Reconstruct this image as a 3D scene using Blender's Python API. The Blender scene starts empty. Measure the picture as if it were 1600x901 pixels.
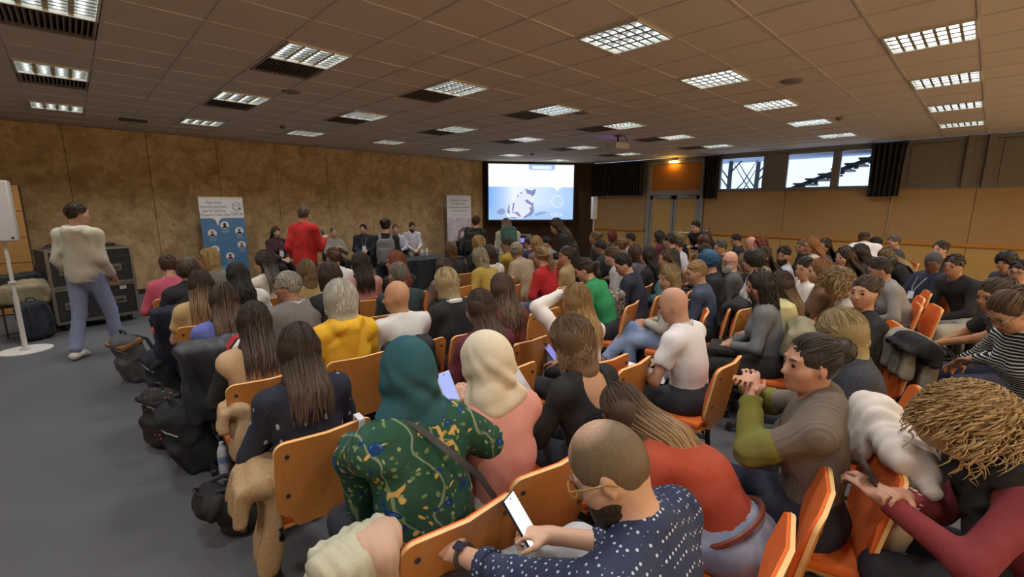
import bpy, bmesh, math, random, time
import numpy as np
import openvdb as vdb
from mathutils import Vector, Matrix, Euler
T0 = time.time()
random.seed(7)
RNG = np.random.default_rng(7)
SC = bpy.context.scene
COL = SC.collection
PI = math.pi

# ------------------------------------------------------------ camera, world, exposure
cam_d = bpy.data.cameras.new('camera'); cam = bpy.data.objects.new('camera', cam_d); COL.objects.link(cam)
cam_d.sensor_width = 36.0; cam_d.lens = 708.0 / 1600.0 * 36.0; cam_d.clip_start = 0.05; cam_d.clip_end = 200
_m = Matrix(((0.72114704, 0.12371414, -0.68164636), (-0.69277664, 0.13266084, -0.70884528), (0.00273359, 0.98341035, 0.18137423))).to_4x4()
_m.translation = (0, 0, 1.82)
cam.matrix_world = _m
SC.camera = cam
w = bpy.data.worlds.new('world'); SC.world = w; w.use_nodes = True
w.node_tree.nodes['Background'].inputs[0].default_value = (0.62, 0.78, 1.0, 1)
w.node_tree.nodes['Background'].inputs[1].default_value = .62
SC.view_settings.view_transform = 'Standard'; SC.view_settings.look = 'None'
SC.view_settings.gamma = 1.0; SC.view_settings.use_curve_mapping = False
EXPO = 1.27; SC.view_settings.exposure = EXPO; GAIN = 2 ** EXPO
SC.cycles.max_bounces = 8; SC.cycles.diffuse_bounces = 5; SC.cycles.sample_clamp_indirect = 4.0
LAMP = 29.0          # watts given downwards by each ceiling fitting
def area(loc, rot, sx, sy, energy, colr):
    l = bpy.data.lights.new('rear_fill', 'AREA'); l.shape = 'RECTANGLE'; l.size = sx; l.size_y = sy; l.energy = energy; l.color = colr
    o = bpy.data.objects.new('rear_fill', l); COL.objects.link(o); o.location = loc; o.rotation_euler = rot
# added fill light before the solid rear wall, to brighten ceiling and people's backs
area((5.3, -3.12, 1.55), (-math.pi / 2, 0, 0), 14.0, 2.7, 285, (1.0, .985, .965))
ZC = 3.225; YW = 11.89; XW = 13.28; XL = -2.6; YB = -3.2

# ------------------------------------------------------------ helpers
def lin(h, a=1.0):
    c = [int(h[i:i + 2], 16) / 255 for i in (0, 2, 4)]
    return tuple((x / 12.92 if x <= .04045 else ((x + .055) / 1.055) ** 2.4) for x in c) + (a,)
def mixc(a, b, t): return tuple(a[i] * (1 - t) + b[i] * t for i in range(3)) + (1,)
MATS = {}
class NB:
    def __init__(s, name):
        s.m = bpy.data.materials.new(name); s.m.use_nodes = True; s.t = s.m.node_tree; s.b = s.t.nodes['Principled BSDF']
    def n(s, typ, **kw):
        nd = s.t.nodes.new(typ)
        for k, v in kw.items():
            if k in nd.inputs.keys(): nd.inputs[k].default_value = v
            else: setattr(nd, k, v)
        return nd
    def l(s, a, b): s.t.links.new(a, b)
    def coord(s, sc=(1, 1, 1), rot=(0, 0, 0), out='Object'):
        c = s.n('ShaderNodeTexCoord'); m = s.n('ShaderNodeMapping'); m.inputs['Scale'].default_value = sc; m.inputs['Rotation'].default_value = rot
        s.l(c.outputs[out], m.inputs[0]); return m.outputs[0]
    def noise(s, v, scale, detail=3, rough=.5, dist=0):
        n = s.n('ShaderNodeTexNoise', Scale=scale, Detail=detail, Roughness=rough, Distortion=dist); s.l(v, n.inputs['Vector']); return n.outputs[0]
    def ramp(s, f, stops):
        r = s.n('ShaderNodeValToRGB'); e = r.color_ramp.elements
        while len(e) < len(stops): e.new(.5)
        for i, (p, c) in enumerate(stops): e[i].position = p; e[i].color = c
        s.l(f, r.inputs[0]); return r.outputs[0]
    def mix(s, f, a, b, typ='MIX'):
        m = s.n('ShaderNodeMix'); m.data_type = 'RGBA'; m.blend_type = typ
        for sock, v in ((m.inputs[0], f), (m.inputs[6], a), (m.inputs[7], b)):
            if isinstance(v, (int, float, tuple)): sock.default_value = v
            else: s.l(v, sock)
        return m.outputs[2]
    def math(s, op, a, b=0.0, c=0.0):
        m = s.n('ShaderNodeMath'); m.operation = op
        for sock, v in zip(m.inputs, (a, b, c)):
            if isinstance(v, (int, float)): sock.default_value = v
            else: s.l(v, sock)
        return m.outputs[0]
    def bump(s, h, st=.3, d=.01):
        b = s.n('ShaderNodeBump'); b.inputs['Strength'].default_value = st; b.inputs['Distance'].default_value = d
        s.l(h, b.inputs['Height']); s.l(b.outputs[0], s.b.inputs['Normal'])
    def base(s, c):
        if isinstance(c, tuple): s.b.inputs['Base Color'].default_value = c
        else: s.l(c, s.b.inputs['Base Color'])
    def done(s, rough=.6, metal=0., spec=.5, sheen=0.):
        s.b.inputs['Roughness'].default_value = rough; s.b.inputs['Metallic'].default_value = metal
        s.b.inputs['Specular IOR Level'].default_value = spec
        if sheen: s.b.inputs['Sheen Weight'].default_value = sheen
        return s.m

def plain(h, rough=.6, metal=0., spec=.5, var=.12, scale=14):
    k = ('plain', h, rough, metal, spec, var, scale)
    if k not in MATS:
        b = NB('surface_' + h); c = lin(h)
        if var:
            f = b.noise(b.coord(), scale, 4)
            b.base(b.mix(f, mixc(c, (0, 0, 0), var), mixc(c, (1, 1, 1), var * .35)))
        else: b.base(c)
        MATS[k] = b.done(rough, metal, spec)
    return MATS[k]
def emit(h, st=1.0, gain=None):
    k = ('emit', h, st)
    if k not in MATS:
        b = NB('glow_' + h); b.base(lin(h) if st < .01 else (0, 0, 0, 1)); b.b.inputs['Emission Color'].default_value = lin(h); b.b.inputs['Emission Strength'].default_value = st / (GAIN if st < 3 else 1)
        MATS[k] = b.done(.5, spec=.3)
    return MATS[k]

def cloth(h, pat=None):
    k = ('cloth', h, pat)
    if k in MATS: return MATS[k]
    b = NB('cloth_' + (pat or 'plain')); c = lin(h); v = b.coord()
    f = b.noise(v, 9, 4, .6)
    col = b.mix(f, mixc(c, (0, 0, 0), .22), mixc(c, (1, 1, 1), .05))
    weave = b.noise(v, 340, 2)
    hgt = b.math('ADD', b.math('MULTIPLY', f, 1.5), b.math('MULTIPLY', weave, .35)); dist = .008
    sp = b.n('ShaderNodeSeparateXYZ'); b.l(v, sp.inputs[0]); X, Y, Z = sp.outputs
    def spots(scale, thr, colr, sc=(1, 1, 1), rnd=.0, soft=.03):
        nonlocal col
        vo = b.n('ShaderNodeTexVoronoi', Scale=scale, Randomness=rnd)
        vv = b.coord(sc); b.l(vv, vo.inputs['Vector'])
        m = b.ramp(vo.outputs['Distance'], [(thr - soft, (1, 1, 1, 1)), (thr, (0, 0, 0, 1))])
        col = b.mix(m, col, colr)
    if pat == 'dots': spots(62, .25, lin('b9bfd0'))
    elif pat == 'diamonds':
        spots(15, .2, lin('a8b4bc'), (1.4, 1.4, .8), .35)
    elif pat == 'stripes':
        s_ = b.math('SINE', b.math('ADD', b.math('MULTIPLY', Z, 330.), b.math('MULTIPLY', Y, 150.)))
        col = b.mix(b.ramp(s_, [(.25, (0, 0, 0, 1)), (.5, (1, 1, 1, 1))]), lin('1c1e20'), col)
    elif pat == 'tweed':
        n2 = b.noise(v, 160, 3, .8); col = b.mix(b.ramp(n2, [(.42, (0, 0, 0, 1)), (.58, (1, 1, 1, 1))]), lin('45433f'), lin('a09c90'))
    elif pat == 'ribs':
        s_ = b.math('SINE', b.math('MULTIPLY', b.math('ADD', X, b.math('MULTIPLY', Z, .12)), 420.))
        hgt = b.math('ADD', b.math('MULTIPLY', s_, .4), f); dist = .006
    elif pat in ('floral', 'floraldark'):
        bright = pat == 'floral'
        def blobs(scale, thr, colr, seed, dist_=1.0):
            nonlocal col
            nn = b.n('ShaderNodeTexNoise', Scale=6., Detail=2.); vv = b.coord((1, 1, 1), (seed, seed * 2, 0)); b.l(vv, nn.inputs['Vector'])
            vo = b.n('ShaderNodeTexVoronoi', Scale=scale); b.l(b.mix(.12 * dist_, vv, nn.outputs[1]), vo.inputs['Vector'])
            col = b.mix(b.ramp(vo.outputs['Distance'], [(thr - .04, (1, 1, 1, 1)), (thr, (0, 0, 0, 1))]), col, colr)
        if bright:
            wv = b.n('ShaderNodeTexWave', Scale=2.6, Distortion=9., Detail=2.); b.l(b.coord((1, 1, 1), (.6, .4, .3)), wv.inputs['Vector']); wv.inputs['Detail Scale'].default_value = 1.6
            col = b.mix(b.ramp(wv.outputs[1], [(.975, (0, 0, 0, 1)), (.995, (1, 1, 1, 1))]), col, lin('7d8c70'))
            blobs(30, .26, lin('6f8458'), .7); blobs(24, .17, lin('9aa37c'), 2.9); blobs(14, .25, lin('1c3c72'), 1.3, 3.); blobs(14, .1, lin('3e6ea0'), 1.3, 3.); blobs(12, .22, lin('c9a860'), 2.1, 4.); blobs(12, .08, lin('8a5a20'), 2.1, 4.)
        else:
            blobs(34, .24, lin('7c7a70'), .9); blobs(22, .16, lin('8a5a4a'), 1.7)
    elif pat == 'yoke':
        zz = b.ramp(Z, [(.90, (0, 0, 0, 1)), (.905, (1, 1, 1, 1))])
        zg = b.math('SINE', b.math('ADD', b.math('MULTIPLY', Z, 260.), b.math('MULTIPLY', b.math('PINGPONG', X, .02), 300.)))
        col = b.mix(zz, col, b.mix(b.ramp(zg, [(.4, (0, 0, 0, 1)), (.6, (1, 1, 1, 1))]), lin('8d7c4c'), lin('c2ab74')))
    elif pat == 'jeans':
        n2 = b.noise(v, 5, 3); col = b.mix(b.ramp(n2, [(.4, (0, 0, 0, 1)), (.7, (1, 1, 1, 1))]), col, mixc(c, (1, 1, 1), .25))
    elif pat == 'fleece':
        n2 = b.noise(v, 90, 3, .7); hgt = n2; dist = .02; col = b.mix(n2, mixc(c, (0, 0, 0), .3), mixc(c, (1, 1, 1), .15))
    elif pat == 'fur':
        n2 = b.noise(b.coord((1, 1, .25)), 120, 4, .8); hgt = n2; dist = .02; col = b.mix(n2, mixc(c, (0, 0, 0), .6), mixc(c, (1, 1, 1), .10))
    elif pat == 'lace':
        n2 = b.noise(v, 30, 3, .7); col = b.mix(b.ramp(n2, [(.45, (0, 0, 0, 1)), (.55, (1, 1, 1, 1))]), lin('2a2626'), lin('9a8f84'))
    elif pat == 'hearts': spots(22, .2, lin('d0566a'), (1, 1, 1), .9)
    elif pat == 'shine': pass
    b.base(col); b.bump(hgt, .45, dist)
    MATS[k] = b.done(.35 if pat == 'shine' else .88, spec=.35 if pat == 'shine' else .15)
    return MATS[k]

def skin_mat(h='b98a6e'):
    k = ('skin', h)
    if k not in MATS:
        b = NB('skin'); c = lin(h); f = b.noise(b.coord(), 22, 3)
        b.base(b.mix(f, mixc(c, lin('9a5a48'), .16), mixc(c, (1, 1, 1), .06)))
        b.b.inputs['Subsurface Weight'].default_value = .0
        MATS[k] = b.done(.5, spec=.4)
    return MATS[k]
def hair_mat(h, tip=None):
    k = ('hair', h, tip)
    if k not in MATS:
        b = NB('hair'); c = lin(h); a = b.n('ShaderNodeVertexColor'); a.layer_name = 'hc'
        sp = b.n('ShaderNodeSeparateColor'); b.l(a.outputs[0], sp.inputs[0]); tint, along = sp.outputs[0], sp.outputs[1]
        st = b.noise(b.coord((1, 1, .12)), 110, 3, .6)
        t = b.math('ADD', b.math('MULTIPLY', tint, .6), b.math('MULTIPLY', st, .5))
        col = b.mix(t, mixc(c, (0, 0, 0), .62), mixc(c, (1, .9, .7), .03))
        if tip: col = b.mix(b.ramp(along, [(.25, (0, 0, 0, 1)), (.85, (1, 1, 1, 1))]), col, b.mix(t, mixc(lin(tip), (0, 0, 0), .45), mixc(lin(tip), (1, 1, 1), .1)))
        b.base(col); b.bump(st, .35, .01)
        MATS[k] = b.done(.45, spec=.28)
    return MATS[k]

def tagit(o, label=None, cat=None, group=None, kind=None):
    if label: o['label'] = label
    if cat: o['category'] = cat
    if group: o['group'] = group
    if kind: o['kind'] = kind
    return o
def empty(name, loc=(0, 0, 0), rz=0., label=None, cat=None, group=None):
    o = bpy.data.objects.new(name, None); COL.objects.link(o); o.location = loc; o.rotation_euler = (0, 0, rz); o.empty_display_size = .05
    return tagit(o, label, cat, group)
def link(name, me, mat=None, parent=None, loc=None, rot=None):
    o = bpy.data.objects.new(name, me); COL.objects.link(o)
    if parent: o.parent = parent
    if loc is not None: o.location = loc
    if rot is not None: o.rotation_euler = rot
    if mat is not None:
        if not me.materials: me.materials.append(mat)
        elif me.materials[0] != mat:
            o.material_slots[0].link = 'OBJECT'; o.material_slots[0].material = mat
    return o
def mk_mesh(name, V, F, smooth=True):
    me = bpy.data.meshes.new(name)
    V = np.asarray(V, np.float32)
    if isinstance(F, np.ndarray):
        n, k = F.shape
        me.vertices.add(len(V)); me.vertices.foreach_set('co', V.ravel())
        me.loops.add(n * k); me.loops.foreach_set('vertex_index', F.astype(np.int32).ravel())
        me.polygons.add(n); me.polygons.foreach_set('loop_start', np.arange(0, n * k, k, dtype=np.int32))
        me.update(calc_edges=True)
    else: me.from_pydata([tuple(map(float, v)) for v in V], [], F)
    if smooth: me.shade_smooth()
    return me
class MB:
    """collects simple solids into one mesh"""
    def __init__(s): s.v = []; s.f = []
    def add(s, V, F, M=None):
        o = len(s.v)
        for v in V: s.v.append(tuple(M @ Vector(v)) if M is not None else tuple(v))
        for f in F: s.f.append(tuple(i + o for i in f))
        return s
    def box(s, x0, x1, y0, y1, z0, z1, M=None, ch=0.):
        if ch <= 0:
            V = [(x, y, z) for x in (x0, x1) for y in (y0, y1) for z in (z0, z1)]
            F = [(0, 1, 3, 2), (4, 6, 7, 5), (0, 4, 5, 1), (2, 3, 7, 6), (0, 2, 6, 4), (1, 5, 7, 3)]
            return s.add(V, F, M)
        bm = bmesh.new(); bmesh.ops.create_cube(bm, size=1)
        for v in bm.verts: v.co = Vector((x0 + (x1 - x0) * (v.co.x + .5), y0 + (y1 - y0) * (v.co.y + .5), z0 + (z1 - z0) * (v.co.z + .5)))
        bmesh.ops.bevel(bm, geom=list(bm.edges), offset=ch, segments=2, affect='EDGES', profile=.6)
        bm.verts.index_update()
        s.add([v.co[:] for v in bm.verts], [[v.index for v in f.verts] for f in bm.faces], M); bm.free(); return s
    def tube(s, pts, r, n=8, M=None, cap=True, close=False):
        pts = [Vector(p) for p in pts]; N = len(pts); rr = r if isinstance(r, (list, tuple)) else [r] * N
        V = []; F = []; ref = None
        for i, p in enumerate(pts):
            d = (pts[(i + 1) % N] - pts[i - 1]) if (0 < i < N - 1 or close) else ((pts[1] - pts[0]) if i == 0 else pts[-1] - pts[-2])
            d.normalize()
            if ref is None: ref = Vector((0, 0, 1)) if abs(d.z) < .9 else Vector((1, 0, 0))
            u = (ref - d * ref.dot(d)).normalized(); ref = u; v = d.cross(u)
            for k in range(n):
                a = 2 * PI * k / n; V.append(p + (u * math.cos(a) + v * math.sin(a)) * rr[i])
        for i in range(N if close else N - 1):
            j = (i + 1) % N
            for k in range(n): F.append((i * n + k, i * n + (k + 1) % n, j * n + (k + 1) % n, j * n + k))
        if cap and not close: F.append(tuple(reversed(range(n)))); F.append(tuple(range((N - 1) * n, N * n)))
        return s.add(V, F, M)
    def disc(s, c, r, h, n=32, M=None, r2=None):
        r2 = r if r2 is None else r2
        V = [(c[0] + r * math.cos(2 * PI * k / n), c[1] + r * math.sin(2 * PI * k / n), c[2]) for k in range(n)] + [(c[0] + r2 * math.cos(2 * PI * k / n), c[1] + r2 * math.sin(2 * PI * k / n), c[2] + h) for k in range(n)]
        F = [tuple(reversed(range(n))), tuple(range(n, 2 * n))] + [(k, (k + 1) % n, n + (k + 1) % n, n + k) for k in range(n)]
        return s.add(V, F, M)
    def prism(s, poly, y0, y1, M=None):
        """polygon in x,z extruded along y"""
        n = len(poly); V = [(x, y0, z) for x, z in poly] + [(x, y1, z) for x, z in poly]
        F = [tuple(range(n)), tuple(reversed(range(n, 2 * n)))] + [(k, n + k, n + (k + 1) % n, (k + 1) % n) for k in range(n)]
        return s.add(V, F, M)
    def mesh(s, name='part', smooth=False):
        me = mk_mesh(name, s.v, s.f, False)
        if smooth: me.shade_smooth(); me.set_sharp_from_angle(angle=math.radians(40))
        return me
    def build(s, name, mat, parent=None, smooth=False, loc=None, rot=None): return link(name, s.mesh(name, smooth), mat, parent, loc, rot)
def thing1(mb, name, mat, label, cat, group=None, loc=None, rot=None, smooth=False, kind=None):
    return tagit(mb.build(name, mat, None, smooth, loc, rot), label, cat, group, kind)

# ------------------------------------------------------------ distance-field modelling
def nv(a): a = np.asarray(a, float); return a / (np.linalg.norm(a) + 1e-12)
class SDF:
    def __init__(s, vox): s.P = []; s.vox = vox
    def cap(s, a, b, ra, rb=None, k=.03, X=None, sx=1., flat=0, op='u'):
        rb = ra if rb is None else rb; a = np.array(a, float); b = np.array(b, float); R = max(ra, rb) * max(sx, 1)
        s.P.append(('c', a, b, ra, rb, k, None if X is None else nv(X), sx, flat, op, np.minimum(a, b) - R, np.maximum(a, b) + R)); return s
    def ell(s, c, r, R=None, k=.03, op='u'):
        c = np.array(c, float); r = np.array(r, float); m = r.max() if R is not None else r
        s.P.append(('e', c, r, np.eye(3) if R is None else R, k, op, c - m, c + m)); return s
    def box(s, c, h, R=None, rad=.02, k=.02, op='u'):
        c = np.array(c, float); h = np.array(h, float); m = np.linalg.norm(h)
        s.P.append(('b', c, h, np.eye(3) if R is None else R, rad, k, op, c - m, c + m)); return s
    def path(s, pts, r, k=.02, **kw):
        rr = r if isinstance(r, (list, tuple)) else [r] * len(pts)
        for i in range(len(pts) - 1): s.cap(pts[i], pts[i + 1], rr[i], rr[i + 1], k, **kw)
        return s
    def mesh(s, name, folds=None, disp=None, smooth=True, ad=0.0):
        v = s.vox; lo = np.min([p[-2] for p in s.P if p[-3] != 's'], 0) - .04 - v; hi = np.max([p[-1] for p in s.P if p[-3] != 's'], 0) + .04 + v
        n = np.ceil((hi - lo) / v).astype(int) + 1
        ax = [(lo[i] + v * np.arange(n[i])).astype(np.float32) for i in range(3)]
        D = np.full(n, .2, np.float32)
        for p in s.P:
            kk = p[5] if p[0] == 'c' else (p[4] if p[0] == 'e' else p[5]); op = p[-3]
            pad = kk + .035
            i0 = np.maximum(0, np.floor((p[-2] - pad - lo) / v).astype(int)); i1 = np.minimum(n, np.ceil((p[-1] + pad - lo) / v).astype(int) + 1)
            if (i1 <= i0).any(): continue
            X = ax[0][i0[0]:i1[0], None, None]; Y = ax[1][None, i0[1]:i1[1], None]; Z = ax[2][None, None, i0[2]:i1[2]]
            if p[0] == 'c':
                _, a, b, ra, rb, _, Xd, sx, flat = p[:9]
                a = a.astype(np.float32); ab = (b - a).astype(np.float32); L2 = float(ab @ ab) + 1e-9
                qx, qy, qz = X - a[0], Y - a[1], Z - a[2]
                tt = (qx * ab[0] + qy * ab[1] + qz * ab[2]) / L2; t = np.clip(tt, 0, 1)
                ex, ey, ez = qx - t * ab[0], qy - t * ab[1], qz - t * ab[2]
                d2 = ex * ex + ey * ey + ez * ez
                if Xd is not None and sx != 1:
                    c = ex * Xd[0] + ey * Xd[1] + ez * Xd[2]; d2 = d2 - c * c * (1 - 1 / sx ** 2)
                d = np.sqrt(np.maximum(d2, 0)) - (ra + (rb - ra) * t)
                if flat: d = np.maximum(d, (tt - 1) * math.sqrt(L2) if flat == 1 else np.maximum((tt - 1), -tt) * math.sqrt(L2))
            else:
                c, r, R = p[1], p[2], p[3].astype(np.float32)
                qx, qy, qz = X - np.float32(c[0]), Y - np.float32(c[1]), Z - np.float32(c[2])
                u = [qx * R[0, i] + qy * R[1, i] + qz * R[2, i] for i in range(3)]
                if p[0] == 'e':
                    k1 = np.sqrt(sum((u[i] / np.float32(r[i])) ** 2 for i in range(3))); k2 = np.sqrt(sum((u[i] / np.float32(r[i] ** 2)) ** 2 for i in range(3))) + 1e-6
                    d = k1 * (k1 - 1) / k2
                    d = np.where(k1 < .2, -min(r), d)
                else:
                    q = [np.abs(u[i]) - np.float32(r[i] - p[4]) for i in range(3)]
                    d = np.sqrt(sum(np.maximum(x, 0) ** 2 for x in q)) + np.minimum(np.maximum(np.maximum(q[0], q[1]), q[2]), 0) - p[4]
            sl = D[i0[0]:i1[0], i0[1]:i1[1], i0[2]:i1[2]]
            if op == 's':
                h = np.maximum(kk - np.abs(sl + d), 0) / kk; sl[...] = np.maximum(sl, -d) + h * h * kk * .25
            elif op == 'i': sl[...] = np.maximum(sl, d)
            else:
                h = np.maximum(kk - np.abs(sl - d), 0) / kk; sl[...] = np.minimum(sl, d) - h * h * kk * .25
        X = ax[0][:, None, None]; Y = ax[1][None, :, None]; Z = ax[2][None, None, :]
        if folds:
            am, sc, ph = folds
            w1 = np.sin(X * 9 * sc + 1.7 * np.sin(Z * 6 * sc + ph) + ph) ; w2 = np.sin(Z * 17 * sc + Y * 9 * sc + 2.2 * w1 + ph * 2)
            D += am * (w2 * .7 + .5 * np.sin(X * 23 * sc - Z * 11 * sc + 1.5 * w2 + ph))
        if disp is not None: D += disp(X, Y, Z)
        g = vdb.FloatGrid(.2); g.copyFromArray(D); g.transform = vdb.createLinearTransform(voxelSize=v)
        pts, tri, quad = g.convertToPolygons(isovalue=0.0, adaptivity=ad)
        V = pts.astype(np.float32) + lo.astype(np.float32)
        if ad == 0: return mk_mesh(name, V, quad[:, ::-1].copy() if len(quad) else tri[:, ::-1].copy(), smooth)
        me = bpy.data.meshes.new(name); nq, nt = len(quad), len(tri)
        me.vertices.add(len(V)); me.vertices.foreach_set('co', V.ravel()); me.loops.add(nq * 4 + nt * 3)
        me.loops.foreach_set('vertex_index', np.concatenate([quad[:, ::-1].ravel(), tri[:, ::-1].ravel()]).astype(np.int32)); me.polygons.add(nq + nt)
        me.polygons.foreach_set('loop_start', np.concatenate([np.arange(nq) * 4, nq * 4 + np.arange(nt) * 3]).astype(np.int32)); me.update(calc_edges=True); me.validate()
        if smooth: me.shade_smooth()
        return me
# ------------------------------------------------------------ people
def Rx(a): c, s = math.cos(a), math.sin(a); return np.array([[1, 0, 0], [0, c, -s], [0, s, c]])
def Ry(a): c, s = math.cos(a), math.sin(a); return np.array([[c, 0, s], [0, 1, 0], [-s, 0, c]])
def Rz(a): c, s = math.cos(a), math.sin(a); return np.array([[c, -s, 0], [s, c, 0], [0, 0, 1]])
rad = math.radians
def ik(A, T, l1, l2, pole):
    A = np.array(A, float); T = np.array(T, float); d = T - A; L = np.linalg.norm(d); m = (l1 + l2) * .995
    if L > m: T = A + d / L * m; L = m
    a = (l1 * l1 - l2 * l2 + L * L) / (2 * L); h = math.sqrt(max(l1 * l1 - a * a, 0)); u = d / np.linalg.norm(d)
    p = np.array(pole, float); p = nv(p - u * (p @ u)); return A + u * a + p * h, T
ARMS = {  # wrist targets (left is -x), relative to the hip joint; elbow poles
    'lap': ((-.07, .27, .15), (.07, .29, .14)), 'phone': ((-.07, .27, .30), (.06, .26, .31)), 'phonelow': ((-.05, .34, .20), (.07, .32, .21)),
    'write': ((-.10, .32, .16), (.12, .30, .17)), 'cross': ((-.02, .30, .17), (.06, .26, .17)), 'down': ((-.12, .50, -.02), (.16, .52, .0)),
    'knees': ((-.06, .42, .10), (.04, .46, .10)), 'raisedL': ((-.20, .03, .73), (.07, .29, .14)), 'gest': ((-.12, .36, .22), (.05, .38, .21)),
    'taupe': ((-.03, .30, .37), (.05, .28, .36)), 'curly': ((-.08, .32, .17), (.06, .32, .16)), 'greenh': ((-.13, .46, .14), (.20, .26, .38)),
    'dot': ((-.10, .56, .14), (.17, .36, .18)), 'stand': ((-.25, .05, -.04), (.25, .05, -.04)), 'pocket': ((-.19, .10, -.02), (.19, .12, -.02)),
    'mic': ((-.2, .05, -.02), (.12, .30, .30)), 'chest': ((-.04, .27, .30), (.04, .27, .30)), 'bend': ((-.12, .35, .15), (.12, .38, .12)), 'hug': ((-.05, .24, .20), (.05, .26, .18))}
def pose(lean=4, yaw=0, pitch=6, arms='lap', tl=.5, fem=True, legs='sit', roll=0, twist=0):
    J = {}; L = rad(lean)
    hz = .53 if legs in ('sit', 'crossed', 'ankle') else .93
    hip = np.array([0, 0, hz]); J['hip'] = hip
    sp = lambda a: np.array([0, math.sin(a), math.cos(a)])
    mid = hip + tl * .52 * sp(L * .75); nk = mid + tl * .48 * sp(L * 1.3)
    J['mid'] = mid; J['neck'] = nk; u = sp(L * 1.3); J['u'] = u; f = np.array([0, u[2], -u[1]]); J['f'] = f
    tw = Rz(rad(twist)); r = tw @ np.array([1., 0, 0]); J['r'] = r
    sw = .150 if fem else .172
    J['SL'] = nk - u * .065 - r * sw; J['SR'] = nk - u * .065 + r * sw
    R = Rz(rad(yaw)) @ Rx(-rad(pitch)) @ Ry(rad(roll)); J['R'] = R
    nd = nv(u * .6 + R @ np.array([0, 0.1, 1.]) * .5)
    J['head'] = nk + nd * .085 + R @ np.array([0, .022, .065])
    A = ARMS[arms] if isinstance(arms, str) else arms
    for sd, S, W, px in (('L', J['SL'], A[0], -1), ('R', J['SR'], A[1], 1)):
        W = hip + np.array(W)
        pole = ((px * .8, -.5, -.6) if hz < .6 else (px * .35, -1., -.3)) if not (arms == 'raisedL' and sd == 'L') else (-1., .1, -.25)
        E, W = ik(S, W, .285 * (1 if not fem else .95), .25, pole); J['E' + sd] = E; J['W' + sd] = W
    hj = .085
    if legs in ('sit', 'crossed', 'ankle'):
        T = {'L': (-.11, .40, .10), 'R': (.12, .44, .10)}
        if legs == 'crossed': T['R'] = (-.10, .62, .22)
        for sd, px in (('L', -1), ('R', 1)):
            H = hip + np.array([px * hj, 0.02, -.0]); K, An = ik(H, T[sd], .43, .42, (px * .15, .5, 1.)); 
            if legs == 'sit' : K[2] = min(K[2], .535)
            J['H' + sd], J['K' + sd], J['A' + sd] = H, K, An; J['F' + sd] = An + np.array([px * .02, .14, -.055])
        if legs == 'crossed':
            J['KR'] = hip + np.array([-.03, .42, .10]); J['AR'] = J['KR'] + np.array([-.12, .22, -.32]); J['FR'] = J['AR'] + np.array([-.03, .15, -.02])
            J['KL'] = hip + np.array([-.08, .43, -.01])
        if legs == 'ankle':
            J['KR'] = hip + np.array([.24, .39, .12]); J['AR'] = hip + np.array([-.13, .53, .13]); J['FR'] = J['AR'] + np.array([-.13, .11, -.03])
    else:
        if legs == 'walk': T = {'L': (-.11, -.16, .09), 'R': (.11, .17, .09)}
        else: T = {'L': (-.12, -.02, .09), 'R': (.12, .02, .09)}
        for sd, px in (('L', -1), ('R', 1)):
            H = hip + np.array([px * hj, 0, -.0]); K, An = ik(H, T[sd], .43, .42, (px * .05, 1., .1))
            J['H' + sd], J['K' + sd], J['A' + sd] = H, K, An; J['F' + sd] = An + np.array([px * .03, .15, -.06 if not (legs == 'walk' and sd == 'L') else -.07])
    J['legs'] = legs; J['fem'] = fem; J['tl'] = tl
    return J

def torso(S, J, e=0., bare=False, low=True):
    u, f, r = J['u'], J['f'], J['r']; fem = J['fem']; w = 1. if not fem else .93
    if low: S.ell(J['hip'] + np.array([0, .0, .02]), np.array([.17, .125, .11]) + e * .6, k=.05)
    S.cap(J['hip'] + (J['mid'] - J['hip']) * (.1 if low else .30), J['mid'], .108 * w + e, .10 * w + e, .05, X=r, sx=1.25)
    S.cap(J['mid'], J['neck'] - u * .13, .10 * w + e, .105 * w + e, .06, X=r, sx=1.38)
    S.cap(J['SL'], J['SR'], .052 * w + e, k=.07)
    if e: S.cap(J['neck'] - u * .12, J['neck'] - u * .012, .082 + e, .058 + e, .05)
    for q in ('SL', 'SR'): S.cap(J['neck'] - u * .005, J[q], .043 + e * .5, .05 * w + e, .04)
    if fem:
        for px in (-1, 1): S.ell(J['neck'] - u * .2 + f * .085 + r * px * .07, np.array([.058, .055, .06]) + e, k=.05)
def arm(S, J, sd, e=0., r0=.046, r1=.037, r2=.026, flat=0, upto=1.):
    W = J['E' + sd] + (J['W' + sd] - J['E' + sd]) * upto
    S.cap(J['S' + sd], J['E' + sd], r0 + e, r1 + e, .03)
    if upto > 0: S.cap(J['E' + sd], W, r1 + e, r2 + e * .8, .02, flat=flat)
def legsf(S, J, e=0., flat=0, wide=0.):
    for sd in 'LR':
        S.cap(J['H' + sd], J['K' + sd], .082 + e, .056 + e, .05)
        S.cap(J['K' + sd], J['A' + sd], .054 + e, .036 + e + wide, .02, flat=flat)
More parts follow.
